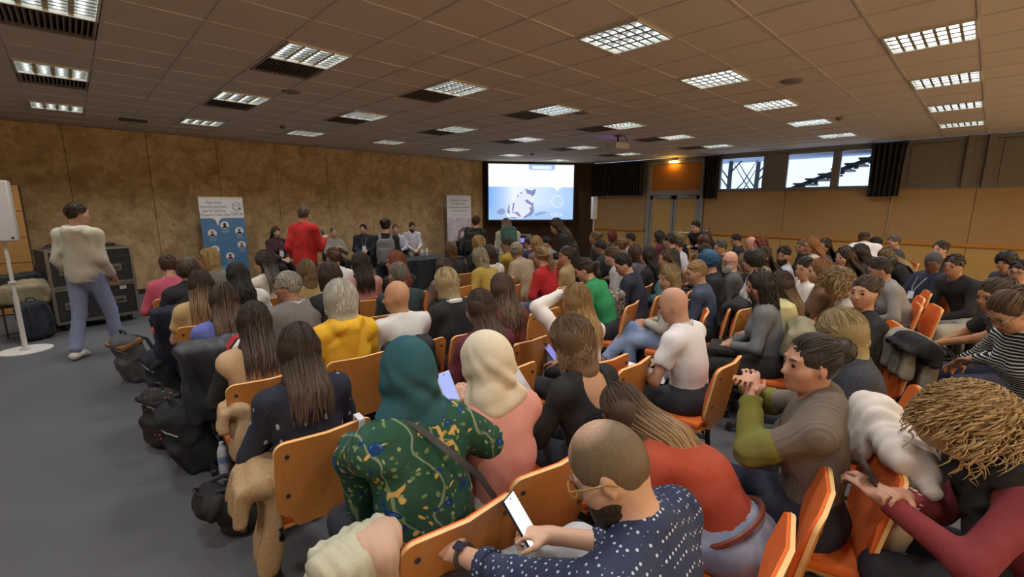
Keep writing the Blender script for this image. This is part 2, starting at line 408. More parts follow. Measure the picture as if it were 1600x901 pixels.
def head(S, J, full=True):
    c, R = J['head'], J['R']; h = lambda x, y, z: c + R @ np.array([x, y, z])
    S.ell(h(0, -.008, .025), (.074, .094, .100), R, .02)
    S.ell(h(0, .028, -.035), (.058, .062, .072), R, .03)
    S.cap(h(0, .066, -.088), h(0, .05, -.08), .020, .03, .03)
    S.cap(h(0, .083, .008), h(0, .100, -.026), .008, .013, .012)
    for s in (-1, 1):
        S.ell(h(s * .034, .094, .012), (.019, .014, .012), R, .014, op='s')
        S.cap(h(s * .018, .086, .031), h(s * .048, .074, .031), .007, .006, .012)
        S.ell(h(s * .031, .076, .010), (.0125, .0125, .0125), R, .004)
        S.ell(h(s * .010, .098, -.030), (.008, .007, .006), R, .006)
        S.ell(h(s * .077, -.006, -.004), (.007, .019, .032), R @ Rz(rad(-s * 20)), .008)
        S.cap(h(s * .045, .055, -.028), h(s * .05, .04, -.02), .02, .02, .03)
    S.cap(h(-.021, .083, -.056), h(.021, .083, -.056), .0065, .0065, .006)
    S.cap(h(-.017, .081, -.067), h(.017, .081, -.067), .0075, .0075, .006)
    S.cap(h(-.024, .094, -.0615), h(.024, .094, -.0615), .0035, .0035, .004, op='s')
    S.cap(J['neck'] - J['u'] * .05, h(0, -.02, -.05), .054 if J['fem'] else .059, .047 if J['fem'] else .053, .03)
def hand(S, J, sd, vox, curl=35, inw=.0, pt=None, spread=1.):
    W, E = J['W' + sd], J['E' + sd]; px = -1 if sd == 'L' else 1
    d = nv(W - E) if pt is None else nv(pt)
    up = np.array([0, -.15, 1.]); n = nv(np.cross(np.cross(d, up), d))     # back of the hand
    n = nv(n + .25 * px * np.array([1, 0, 0.])); n = nv(n - d * (n @ d)); lat = nv(np.cross(d, n)) * (-px)  # towards the thumb
    if lat @ np.array([px, 0, 0]) > 0: lat = -lat
    S.cap(W - d * .01, W + d * .02, .025, .024, .015, X=lat, sx=1.1)
    S.cap(W + d * .02, W + d * .075, .0135, .0125, .012, X=lat, sx=2.9)
    rf = max(.0085, vox * .72)
    for i, (o, L) in enumerate(((.030, .064), (.011, .074), (-.010, .068), (-.029, .053))):
        p = W + d * .082 + lat * o; a = 0.
        for j, fr in enumerate((.44, .31, .25)):
            a += rad(curl * (.55 if j == 0 else 1.))
            dd = d * math.cos(a) - n * math.sin(a) + lat * o * (2.2 * spread if j == 0 else .4); dd = nv(dd)
            q = p + dd * L * fr; S.cap(p, q, rf * (1 - .09 * j), rf * (1 - .09 * (j + 1)), .004); p = q
    p = W + d * .022 + lat * .024; t1 = nv(d * .55 + lat * .75 - n * .25); q = p + t1 * .04; S.cap(p, q, rf * 1.45, rf * 1.2, .012)
    t2 = nv(d * .85 + lat * .15 - n * .4); q2 = q + t2 * .030; S.cap(q, q2, rf * 1.2, rf * 1.05, .004); S.cap(q2, q2 + nv(t2 - n * .2) * .022, rf * 1.05, rf * .85, .004)

MC = {}
def cached(key, fn):
    if key not in MC: MC[key] = fn()
    return MC[key]

# ---- hair made of locks
def locks_mesh(paths, width, thick, sides=4):
    """paths: list of (S,3) arrays with outward normals"""
    V = []; F = []; C = []; base = 0
    for P, N, w, tint in paths:
        n = len(P); T = np.gradient(P, axis=0); T /= np.linalg.norm(T, axis=1)[:, None] + 1e-9
        B = np.cross(T, N); B /= np.linalg.norm(B, axis=1)[:, None] + 1e-9; M = np.cross(B, T)
        s = np.linspace(0, 1, n); prof = np.minimum(1, (s + .25) * 1.6) * np.where(s > .7, 1 - ((s - .7) / .3) ** 2 * .85, 1)
        ww = (width * w * prof)[:, None]; tt = (thick * prof)[:, None]
        ring = np.stack([P + B * ww, P + M * tt, P - B * ww, P - M * tt], 1).reshape(-1, 3); V.append(ring)
        C.append(np.repeat(np.stack([np.full(n, tint), s, np.zeros(n), np.ones(n)], 1), 4, 0))
        i = np.arange(n - 1)[:, None] * 4; k = np.arange(4)[None]; k2 = (k + 1) % 4
        F.append(np.stack([i + k, i + k2, i + 4 + k2, i + 4 + k], 2).reshape(-1, 4) + base); base += n * 4
    return np.concatenate(V), np.concatenate(F), np.concatenate(C)
def hair_join(name, cap_me, V, F, C):
    """cap mesh (quads) + locks -> one mesh with the hc colour attribute"""
    if cap_me is not None:
        n = len(cap_me.vertices); cv = np.empty(n * 3, np.float32); cap_me.vertices.foreach_get('co', cv); cv = cv.reshape(-1, 3)
        m = len(cap_me.polygons); cf = np.empty(len(cap_me.loops), np.int32); cap_me.loops.foreach_get('vertex_index', cf); cf = cf.reshape(m, -1)
        z = cv[:, 2]; al = np.clip((z.max() - .1 - z) / max(.05, (z.max() - .1 - z.min())), 0, 1)
        cc = np.stack([np.full(n, .35), al, np.zeros(n), np.ones(n)], 1)
        if V is not None:
            F = np.concatenate([cf, F + n]); V = np.concatenate([cv, V]); C = np.concatenate([cc, C])
        else: V, F, C = cv, cf, cc
        bpy.data.meshes.remove(cap_me)
    me = mk_mesh(name, V, F)
    a = me.color_attributes.new('hc', 'FLOAT_COLOR', 'POINT'); a.data.foreach_set('color', C.astype(np.float32).ravel())
    return me
def hair(J, style, lod, seed=1):
    rg = np.random.default_rng(seed); c, R = J['head'], J['R']; u = J['u']
    h = lambda x, y, z: c + R @ np.array([x, y, z], float)
    vox = (.008, .012, .018)[lod]; NL = (420, 190, 80)[lod]; NS = (12, 9, 7)[lod]
    if style in ('bald',): return None
    S = SDF(vox); disp = None
    big = {'bobbig': .016, 'curly': .046 if lod == 0 else .03, 'curlyshort': .012, 'bobwavy': .015}.get(style, .0)
    rx, ry, rz = .083 + big, .102 + big, .108 + big * .8
    if style == 'fringe':
        S.vox = (.006, .009, .014)[lod]
        S.ell(h(0, -.010, .026), (.0775, .0985, .1035), R)
        S.ell(h(0, .115, -.035), (.11, .070, .115), R, .008, 's'); S.ell(h(0, -.0, -.115), (.12, .14, .055), R, .01, 's')
        for s in (-1, 1): S.ell(h(s * .083, .0, -.006), (.012, .026, .034), R, .006, 's')
        me = S.mesh('hair'); me = hair_join('hair', me, None, None, None)
        n = len(me.vertices); cv = np.empty(n * 3, np.float32); me.vertices.foreach_get('co', cv); d = cv.reshape(-1, 3) - h(0, -.01, .12); d2 = (cv.reshape(-1, 3) - h(0, .07, .10))
        g = np.clip(1.35 - np.linalg.norm(d, axis=1) / .062, 0, 1) ; g = np.maximum(g, np.clip(1.3 - np.linalg.norm(d2, axis=1) / .05, 0, .8))
        C = np.stack([np.full(n, .5), g, np.zeros(n), np.ones(n)], 1); me.color_attributes['hc'].data.foreach_set('color', C.astype(np.float32).ravel())
        return me
    kc = .965 if style in ('long', 'wavylong', 'bob', 'bobwavy') else 1.
    if style in ('short', 'bun', 'pony') : rx, ry, rz = .0785, .0985, .1035
    S.ell(h(0, -.014, .026), (rx * kc, ry * kc, rz * kc), R)
    fy = .062 if style not in ('short',) else .064
    S.ell(h(0, .135, -.030 - big), (.085 + big * .2, .085, .108 if style != 'bun' else .114), R, .010, 's')
    S.ell(h(0, .03, -.125), (.095, .075, .06), R, .02, 's')
    longs = {'long': .34, 'wavylong': .34, 'bob': .11, 'bobbig': .12, 'bobwavy': .16, 'curlylong': .34}
    ud = nv(-u * .8 + np.array([0, 0, -.35]))
    if style in ('short', 'beanie', 'curlyshort', 'bun', 'pony'):
        S.ell(h(0, .02, -.12), (.12, .13, .065), R, .015, 's')
        if style == 'short':
            for s in (-1, 1): S.ell(h(s * .088, .014, -.018), (.02, .034, .048), R, .008, 's')
    gather = h(0, -.118, .035)
    if style == 'bun':
        g = h(0, -.112, .06); S.ell(g, (.052, .046, .046), R, .01)
    if style == 'pony':
        g = h(0, -.108, .02); S.path([g, g + R @ np.array([0, -.04, -.01]), g + np.array([0, -.055, -.09]), g + np.array([0, -.045, -.20])], [.018, .03, .028, .008], .02)
    L = longs.get(style, 0)
    if L:
        bk = h(0, -.028, .0); e0 = h(0, -.052, -.02) + ud * min(L, .12)
        S.cap(bk, e0, .080 + big * .8, .062 + big * .7 if L < .2 else .058, .04, X=(1, 0, 0), sx=1.2)
        if L > .2: S.cap(e0, h(0, -.07, -.04) + ud * (L - .05) - J['f'] * .03, .046, .020, .04, X=(1, 0, 0), sx=2.1)
        else:
            for s in (-1, 1): S.cap(h(s * .07, -.0, -.02), h(s * .072, .005, -.03) + ud * .07, .026, .02, .03)
    if style == 'beanie':
        return S.mesh('hair')
    me = S.mesh('hair', folds=(.0015, 2.2, seed) if style != 'short' else None)
    paths = []
    curl = style in ('curly', 'curlyshort', 'curlylong')
    if curl:
        NL = int(NL * (2.3 if lod == 0 else 1.7 if style != 'curlyshort' else 1.0))
        for i in range(NL):
            ph = rg.uniform(-PI, PI); al = math.acos(rg.uniform(-.35, 1)); 
            if abs(ph) > 2.0 and al > 1.0: continue
            d = np.array([math.sin(ph) * math.sin(al), -math.cos(ph) * math.sin(al), math.cos(al)])
            q0 = np.array([0, -.014, .026]) + d * np.array([rx, ry, rz]) * .97
            n = max(NS + 2, 10); s = np.linspace(0, 1, n)[:, None]; Ln = {'curly': .10, 'curlyshort': .035, 'curlylong': .30}[style] * rg.uniform(.6, 1.1)
            out = R @ d
            if style == 'curlylong' and ph != 0: P = (c + R @ q0) + out * .012 + (ud * s + np.array([0, -.05, 0]) * s * s + out * .06 * s * (1 - s * .5)) * Ln * (.4 + .6 * min(1, al))
            else: P = (c + R @ q0) + out * (.3 * s) * Ln + (np.array([0, 0, -1.]) * s * s + np.array([0, 0, .15]) * s) * Ln
            t1 = nv(np.cross(out, [0.2, .3, 1])); t2 = np.cross(out, t1); P = P + nv(t1 * rg.normal() + t2 * rg.normal()) * Ln * s * .35 if style == 'curly' else P; am = {'curly': .014 if lod == 0 else .010, 'curlyshort': .005, 'curlylong': .010}[style]; fq = Ln / (.040 if style != 'curlyshort' else .025); ph0 = rg.uniform(0, 6)
            P = P + am * (np.sin(2 * PI * fq * s + ph0) * t1 + np.cos(2 * PI * fq * s + ph0) * (out * .7 + t2 * .3))
            paths.append((P, np.repeat(out[None], n, 0), rg.uniform(.6, 1.2), rg.uniform()))
        wdt, th = ((.0030, .0022), (.0055, .003), (.010, .005))[lod]
    else:
        part = rg.uniform(-.25, .25)
        for i in range(NL):
            ph = rg.uniform(-PI, PI); lim = 1.75 if L else 1.5
            a0 = rg.uniform(.02, .95) ** 1.0 if rg.uniform() < .7 else rg.uniform(.9, 1.5)
            a1 = 1.5 if L else (rg.uniform(a0 + .25, a0 + .5) if style == 'short' else 1.5)
            if not L and style == 'short' and abs(ph) > 2.1 and a0 > .85: continue
            n = NS; s = np.linspace(0, 1, n)
            Ltot = (L * rg.uniform(.75, 1.05) if L else 0.)
            arc = (a1 - a0) * .1; tot = arc + Ltot; sa = np.clip(s * tot / max(arc, 1e-3), 0, 1); fall = np.clip(s * tot - arc, 0, None)
            al = a0 + (a1 - a0) * sa
            phv = ph * (1 - sa ** 2) + np.clip(ph, -lim, lim) * sa ** 2
            rr = 1.01 + rg.uniform(.0, .05)
            d = np.stack([np.sin(phv) * np.sin(al) + part * .3 * (1 - sa) * (al < .6), -np.cos(phv) * np.sin(al), np.cos(al)], 1)
            q = np.array([0, -.014, .026]) + d * np.array([rx, ry, rz]) * rr
            if style in ('pony', 'bun'):   # combed from the hairline to the gathering point
                ph = rg.uniform(-PI, PI); a0 = rg.uniform(.2, 1.15) if abs(ph) > 2 else rg.uniform(.5, 1.75)
                d0 = np.array([math.sin(ph) * math.sin(a0), -math.cos(ph) * math.sin(a0), math.cos(a0)]); d1 = nv([0, -1., .35 if style == 'bun' else .0]); om = math.acos(np.clip(d0 @ d1, -1, 1)) + 1e-3
                d = (np.sin((1 - s) * om)[:, None] * d0 + np.sin(s * om)[:, None] * d1) / math.sin(om) if om < 3.0 else np.repeat(d0[None], n, 0)
                d = d / np.linalg.norm(d, axis=1)[:, None]; q = np.array([0, -.014, .026]) + d * np.array([rx, ry, rz]) * rr
            P = c + q @ R.T; Nn = d @ R.T
            if L:
                side = np.sin(phv[-1]); back = max(0., math.cos(phv[-1]))
                tgt = np.array([side * .006 * (L > .2), -.015 - .055 * (1 - back), 0]) if L > .2 else np.array([-side * .01, .0, 0])
                P = P + fall[:, None] * (ud + 0 * tgt)[None] + (np.clip(fall / .2, 0, 1) ** 2)[:, None] * tgt[None] * (1.0)
                if L > .2: P = P - (np.clip((fall - .05) / .15, 0, 1))[:, None] * J['f'][None] * .055
            wav = {'wavylong': .010, 'bobwavy': .009, 'bobbig': .008, 'long': .0035, 'bob': .003}.get(style, .001)
            p0 = rg.uniform(0, 6); fr = 3.2 if wav > .005 else 1.6
            lat = nv(np.cross(Nn[n // 2], [0, 0, 1.]) + 1e-3)
            P = P + wav * np.sin(2 * PI * fr * s + p0)[:, None] * s[:, None] * lat[None] * 1.3 + wav * np.cos(2 * PI * fr * s + p0)[:, None] * s[:, None] * Nn * .8
            paths.append((P, Nn, rg.uniform(.7, 1.3), rg.uniform()))
        wdt, th = ((.0042, .0016), (.0068, .0022), (.012, .0035))[lod]
        if style == 'bun':
            g = h(0, -.112, .06)
            for i in range((70, 34, 14)[lod]):
                a = rg.uniform(0, 2 * PI); n = NS; s = np.linspace(0, 1, n)[:, None]; ax = nv(rg.normal(size=3)); t1 = nv(np.cross(ax, [0, 1, .3])); t2 = np.cross(ax, t1); r0 = rg.uniform(.040, .054)
                an = a + s * rg.uniform(1.5, 4); P = g + r0 * (np.cos(an) * t1 + np.sin(an) * t2) + ax * .012; paths.append((P, (P - g), .8, rg.uniform()))
        if style == 'pony':
            g = h(0, -.125, .02)
            for i in range((60, 30, 12)[lod]):
                n = NS; s = np.linspace(0, 1, n)[:, None]; o = rg.normal(size=3) * .012; l_ = rg.uniform(.7, 1.1)
                P = g + o * (.4 + 2 * s * (1 - s)) + np.array([0, -.06, 0]) * np.sin(s * 2.2) * .9 + np.array([0, 0, -.22]) * s * l_ + .006 * np.sin(s * 9 + o[0] * 300)
                paths.append((P, np.repeat(np.array([[0, -1., .2]]), n, 0), .8, rg.uniform()))
    V, F, C = locks_mesh(paths, wdt, th)
    return hair_join('hair', me, V, F, C)

def hijab(J, lod, seed):
    c, R = J['head'], J['R']; h = lambda x, y, z: c + R @ np.array([x, y, z], float); u, f, r = J['u'], J['f'], J['r']
    S = SDF((.007, .010, .016)[lod])
    S.ell(h(0, -.022, .028), (.096, .124, .118), R, .03); S.ell(h(0, -.035, -.045), (.082, .09, .08), R, .05)
    S.cap(h(0, -.01, -.08), J['neck'] + u * .01, .078, .10, .05, X=r, sx=1.1)
    S.cap(J['neck'] - r * .07 - u * .01, J['neck'] + r * .07 - u * .01, .060, k=.06)
    S.ell(h(0, .125, .0), (.055, .075, .085), R, .012, 's')
    cc = c.astype(np.float32)
    def disp(X, Y, Z):
        a = np.arctan2(X - cc[0], -(Y - cc[1]) + .02); zz = Z - cc[2]
        w = np.sin(a * 7 + zz * 38 + 1.6 * np.sin(zz * 25 + a * 2) + seed) * .0045 + .003 * np.sin(a * 3 - zz * 60 + 2)
        return w * np.clip((.10 - zz) / .1, .12, 1.5)
    return S.mesh('headscarf', disp=disp)

AD = (.12, .2, .25)
def person(key, pos, rz=0., lean=4, yaw=0, pitch=6, arms='lap', hairs='short', hc='3a2a20', tip=None, top='sweater', tc='333333', lc='20232c',
           legs='sit', lod=1, fem=None, skin='b98a6e', label='', group=None, cat='person', s=1., tl=.5, roll=0, seed=0, curl=35, twist=0, shoe='2a2624', bare=0., hem=None):
    if fem is None: fem = hairs not in ('short', 'bald', 'fringe', 'beanie')
    lean_, tl_ = round(lean), round(tl, 3)
    if lod == 2: lean_ = round(lean / 6) * 6; yaw = round(yaw / 20) * 20; pitch = round(pitch / 9) * 9; tl_ = round(tl * 33) / 33
    J = pose(lean_, yaw, pitch, arms, tl_, fem, legs, roll, twist)
    root = empty('person', pos, rad(rz), label, cat, group)
    if s != 1.: root.scale = (s, s, s)
    vox = (.0095, .0145, .022)[lod]
    pk = (lean_, yaw, pitch, str(arms), tl_, fem, legs, roll, lod, twist, curl)
    typ, _, pat = top.partition(':')
    def f_body():
        S = SDF(vox); torso(S, J)
        for sd in 'LR':
            arm(S, J, sd); 
            if lod < 2 or arms not in ('lap', 'stand', 'pocket'): hand(S, J, sd, vox, curl)
            else: hand(S, J, sd, vox, curl)
        legsf(S, J)
        for sd in 'LR': S.cap(J['A' + sd], J['F' + sd], .036, .028, .02)
        head(S, J); return S.mesh('body', ad=AD[lod])
    sk = skin_mat(skin)
    link('body', cached(('body',) + pk, f_body), sk, root)
    e = {'sweater': .013, 'hoodie': .015, 'shirt': .012, 'tee': .011, 'vest': .016, 'puffer': .03, 'jacket': .022, 'shawl': .02, 'lowback': .011}[typ]
    fa = {'sweater': .0035, 'hoodie': .005, 'shirt': .0045, 'tee': .0035, 'vest': .003, 'puffer': .003, 'jacket': .0045, 'shawl': .005, 'lowback': .002}[typ]
    def f_top():
        S = SDF(vox); torso(S, J, e, low=(legs in ('stand', 'walk') or typ in ('jacket', 'puffer', 'shawl', 'hoodie', 'vest'))); u, f, r = J['u'], J['f'], J['r']
        if typ in ('tee',): 
            for sd in 'LR': S.cap(J['S' + sd], J['S' + sd] + (J['E' + sd] - J['S' + sd]) * .62, .055 + e, .052 + e, .03, flat=1)
        elif typ == 'vest': pass
        else:
            up = .93 if typ != 'shirt' or bare == 0 else 1 - bare
            for sd in 'LR':
                arm(S, J, sd, e + (.006 if typ in ('jacket', 'puffer', 'hoodie', 'shawl') else 0), flat=1, upto=up)
        if typ in ('hoodie',):
            S.path([J['neck'] + r * .085 + f * .03 + u * .0, J['neck'] + r * .078 - f * .05 + u * .0, J['neck'] + r * .03 - f * .105 - u * .02, J['neck'] - r * .03 - f * .105 - u * .02, J['neck'] - r * .078 - f * .05 + u * .0, J['neck'] - r * .085 + f * .03 + u * .0], [.024, .032, .036, .036, .032, .024], .03)
            S.cap(J['neck'] - f * .105 - u * .03, J['neck'] - f * .118 - u * .15, .040, .018, .02, X=r, sx=2.2)
        if typ in ('jacket', 'shirt', 'puffer', 'vest') or pat == 'collar':
            nb = J['neck'] + u * .018
            S.path([nb + (r * math.cos(a) * .066 + f * math.sin(a) * .062) - u * (.02 if math.sin(a) > .3 else 0) for a in np.linspace(-3.9, .76, 11)], .014 if typ != 'puffer' else .024, .01)
        if pat == 'ribs': S.cap(J['neck'] - f * .03 - r * .05, J['neck'] - f * .03 + r * .05, .075, k=.05)
        if typ == 'shawl':
            S.cap(J['neck'] - u * .03 - f * .02, J['hip'] - f * .03 + u * .14, .08, .115, .06, X=r, sx=1.45)
            for sd, px in (('L', -1), ('R', 1)): S.path([J['S' + sd], J['E' + sd] - u * .03, J['E' + sd] - np.array([0, 0, .16])], [.068, .06, .035], .05)
            S.cap(J['EL'], J['EL'] + np.array([.02, .02, -.26]), .05, .06, .05)
        if legs in ('stand', 'walk'):
            S.cap(J['hip'] + np.array([0, 0, -.08]), J['mid'], .128 + e * .6, .108 + e, .04, X=r, sx=1.22)
            cz = J['hip'][2] - (.13 if typ == 'jacket' else .07); S.box((0, 0, cz - .3), (.5, .4, .3), None, .01, .008, 's')
        elif typ in ('jacket', 'puffer') : S.ell(J['hip'] + np.array([0, -.01, .0]), (.195, .15, .12), k=.05)
        disp = None
        if typ == 'lowback': S.ell(J['neck'] - f * .12 - u * .05, (.085, .12, .13), None, .01, 's')
        if typ in ('tee', 'sweater', 'lowback', 'vest', 'hoodie'): S.ell(J['neck'] + f * .03 + u * .045, (.065, .08, .05), None, .01, 's')
        if typ == 'puffer':
            disp = lambda X, Y, Z: .010 * np.abs(np.sin(Z * 38 + Y * 4)) - .008 + 0 * X
        elif typ != 'lowback' and hem is None and legs in ('sit', 'crossed', 'ankle'): pass
        return S.mesh('top', ad=AD[lod] * .6, folds=(fa, 1.5 + .6 * (seed % 3 if lod < 2 else 0) / 3, seed if lod < 2 else 1), disp=disp)
    tm = cloth(tc, pat or None) if pat not in ('collar',) else cloth(tc)
    tp = link('top', cached(('top', typ, pat in ('ribs', 'collar'), bare, seed if lod < 2 else 0) + pk, f_top), tm, root)
    if pat == 'collar': collar_ring(J, root, 'e2e2e0')
    def f_tr():
        S = SDF(vox * 1.5); S.ell(J['hip'] + np.array([0, 0, .015]), (.178 if legs not in ('stand', 'walk') else .165, .138, .125), k=.05); S.cap(J['hip'], J['hip'] + (J['mid'] - J['hip']) * .42, .122 * (1 if not fem else .95), .114 * (1 if not fem else .95), .04, X=(1, 0, 0), sx=1.25); legsf(S, J, .013, flat=1, wide=.012)
        return S.mesh('trousers', folds=(.0035, 2.2, 2), ad=.12)
    if legs in ('sit', 'walk', 'standing') and lod > 0 or True:
        link('trousers', cached(('tr', fem, lean_) + pk[4:8] + (lod,), f_tr), cloth(lc, 'jeans' if lc in ('6f88b4', '6a7a98', '8a9cc0', '48587c') else None), root)
    def f_shoe(sd):
        def g():
            S = SDF(max(vox, .010)); A, Fp = J['A' + sd], J['F' + sd]; d = nv(Fp - A); hl = A - np.array([0, .03, .045]) if legs != 'ankle' or sd == 'L' else A
            S.path([hl, A + (Fp - A) * .5, Fp + (Fp - A) * .25], [.044, .043, .036], .02, X=(1, 0, 0), sx=1.1)
            return S.mesh('shoe')
        return g
    for sd in 'LR': link('shoe', cached(('shoe', sd, J['legs'], max(vox, .01)), f_shoe(sd)), plain(shoe, .5), root)
    hs = seed if lod < 2 else (seed % 2)
    if hairs == 'hijab':
        link('headscarf', cached(('hij', hs) + pk, lambda: hijab(J, lod, seed)), cloth(hc), root)
    elif hairs != 'bald':
        hk = ('hair', hairs, hs, yaw, pitch, lean_, tl_, fem, roll, lod, legs)
        hm = cached(hk, lambda: hair(J, hairs, lod, seed + 1))
        link('knitted_cap' if hairs == 'beanie' else 'hair', hm, cloth(hc, 'fleece') if hairs == 'beanie' else hair_mat(hc, tip), root)
    if True:   # eyes, brows, lips
        c, R = J['head'], J['R']
        def f_eye():
            mb = MB()
            for s_ in (-1, 1):
                p = c + R @ np.array([s_ * .031, .0800, .009]); M = Matrix.Translation(Vector(p)) @ Matrix(R.tolist()).to_4x4() @ Matrix.Rotation(-PI / 2, 4, 'X')
                bm = bmesh.new(); bmesh.ops.create_uvsphere(bm, u_segments=12, v_segments=8, radius=.0100); bm.verts.index_update()
                mb.add([v.co[:] for v in bm.verts], [[v.index for v in f.verts] for f in bm.faces], M); bm.free()
            return mb.mesh('eyes', True)
        b = cached(('eyes', yaw, pitch, lean_, tl_, fem, roll, legs, str(arms)), f_eye)
        link('eyes', b, eye_mat(), root)
        def f_brow():
            mb = MB()
            for s_ in (-1, 1): mb.tube([c + R @ np.array([s_ * x_, y_, z_]) for x_, y_, z_ in ((.016, .091, .030), (.030, .091, .036), (.046, .081, .033))], [.0035, .0040, .002], 6)
            return mb.mesh('eyebrows', True)
        def f_lip():
            mb = MB()
            mb.tube([c + R @ np.array([x_, .0905 - abs(x_) ** 1.6 * 3.2, -.0575]) for x_ in (-.022, -.012, 0, .012, .022)], [.0012, .0035, .0042, .0035, .0012], 6); mb.tube([c + R @ np.array([x_, .0895 - abs(x_) ** 1.6 * 3.0, -.066]) for x_ in (-.019, -.01, 0, .01, .019)], [.0012, .0042, .005, .0042, .0012], 6)
            return mb.mesh('lips', True)
        link('lips', cached(('lip', yaw, pitch, lean_, tl_, fem, roll, legs, str(arms)), f_lip), plain('9c5c50' if fem else '96604e', .45, var=0), root)
        if hairs != 'hijab': link('eyebrows', cached(('brow', yaw, pitch, lean_, tl_, fem, roll, legs, str(arms)), f_brow), plain(hc if hairs != 'bald' else '5a4636', .7), root)
    return root, J
def eye_mat():
    if 'eye' not in MATS:
        b = NB('eye'); g = b.n('ShaderNodeNewGeometry'); b.base(lin('2c221c')); MATS['eye'] = b.done(.2)
    return MATS['eye']
def collar_ring(J, root, h, wd=.02):
    u, f, r = J['u'], J['f'], J['r']; mb = MB(); pts = [J['neck'] + u * .004 + r * math.cos(a) * .075 + f * math.sin(a) * .072 for a in np.linspace(0, 2 * PI, 24, endpoint=False)]
    mb.tube(pts, wd, 6, close=True); return mb.build('collar', cloth(h), root, True)
def lanyard(J, root, h='e4e4e6', badge=True):
    """strap from the nape round to the chest with a badge"""
    u, f, r = J['u'], J['f'], J['r']; n = J['neck']
    for s_ in (-1, 1):
        pts = [n - f * .078 + u * .018, n + r * s_ * .06 - f * .045 + u * .03, n + r * s_ * .078 + f * .03 + u * .0, n + r * s_ * .06 + f * .105 - u * .07, n + r * s_ * .03 + f * .15 - u * .19, n + f * .155 - u * .26]
        V = []; 
        for p in pts: V += [p - u * .009, p + u * .009]
        V2 = []
        for p in pts: o = nv(p - n + u * .001) * .003; V2 += [p - u * .009 + o, p + u * .009 + o]
        k = len(V); F = []
        for i in range(len(pts) - 1):
            a = 2 * i; F += [(a, a + 1, a + 3, a + 2), (k + a, k + a + 2, k + a + 3, k + a + 1), (a, a + 2, k + a + 2, k + a), (a + 1, k + a + 1, k + a + 3, a + 3)]
        MB().add(V + V2, F).build('lanyard', cloth(h), root, True)
    if badge:
        p = n + f * .165 - u * .30; M = Matrix(np.stack([r, f, u], 1).tolist()).to_4x4(); M.translation = Vector(p)
        MB().box(-.045, .045, -.003, .003, -.06, .06, M).build('badge', plain('e8e8e8', .4, var=0), root)
def glasses(J, root, h='1c1a1a'):
    c, R = J['head'], J['R']; hh = lambda x, y, z: c + R @ np.array([x, y, z], float); mb = MB()
    for s_ in (-1, 1):
        mb.tube([hh(s_ * .034 + .024 * math.cos(a), .102 - .10 * abs(s_ * .034 + .024 * math.cos(a)) ** 1.2, .008 + .020 * math.sin(a)) for a in np.linspace(0, 2 * PI, 14, endpoint=False)], .0024, 5, close=True)
        mb.tube([hh(s_ * .058, .098, .016), hh(s_ * .078, .04, .014), hh(s_ * .083, -.01, .010), hh(s_ * .082, -.03, -.004)], .0026, 5)
    mb.tube([hh(-.012, .102, .012), hh(0, .105, .015), hh(.012, .102, .012)], .0024, 5)
    mb.build('glasses', plain(h, .3), root, True)
def beard(J, root, h, lod):
    c, R = J['head'], J['R']; q = lambda x, y, z: c + R @ np.array([x, y, z], float); S = SDF((.006, .009, .014)[lod])
    S.ell(q(0, .030, -.052), (.066, .072, .080), R); S.cap(q(0, .070, -.105), q(0, .05, -.09), .034, .040, .03)
    S.ell(q(0, .10, -.005), (.056, .05, .045), R, .012, 's'); S.ell(q(0, .105, -.062), (.022, .03, .006), R, .006, 's')
    S.ell(q(0, -.065, -.05), (.1, .07, .2), R, .012, 's'); S.ell(q(0, .03, .035), (.1, .1, .035), R, .01, 's')
    me = S.mesh('beard', folds=(.002, 6, 2)); link('beard', hair_join('beard', me, None, None, None), hair_mat(h), root)
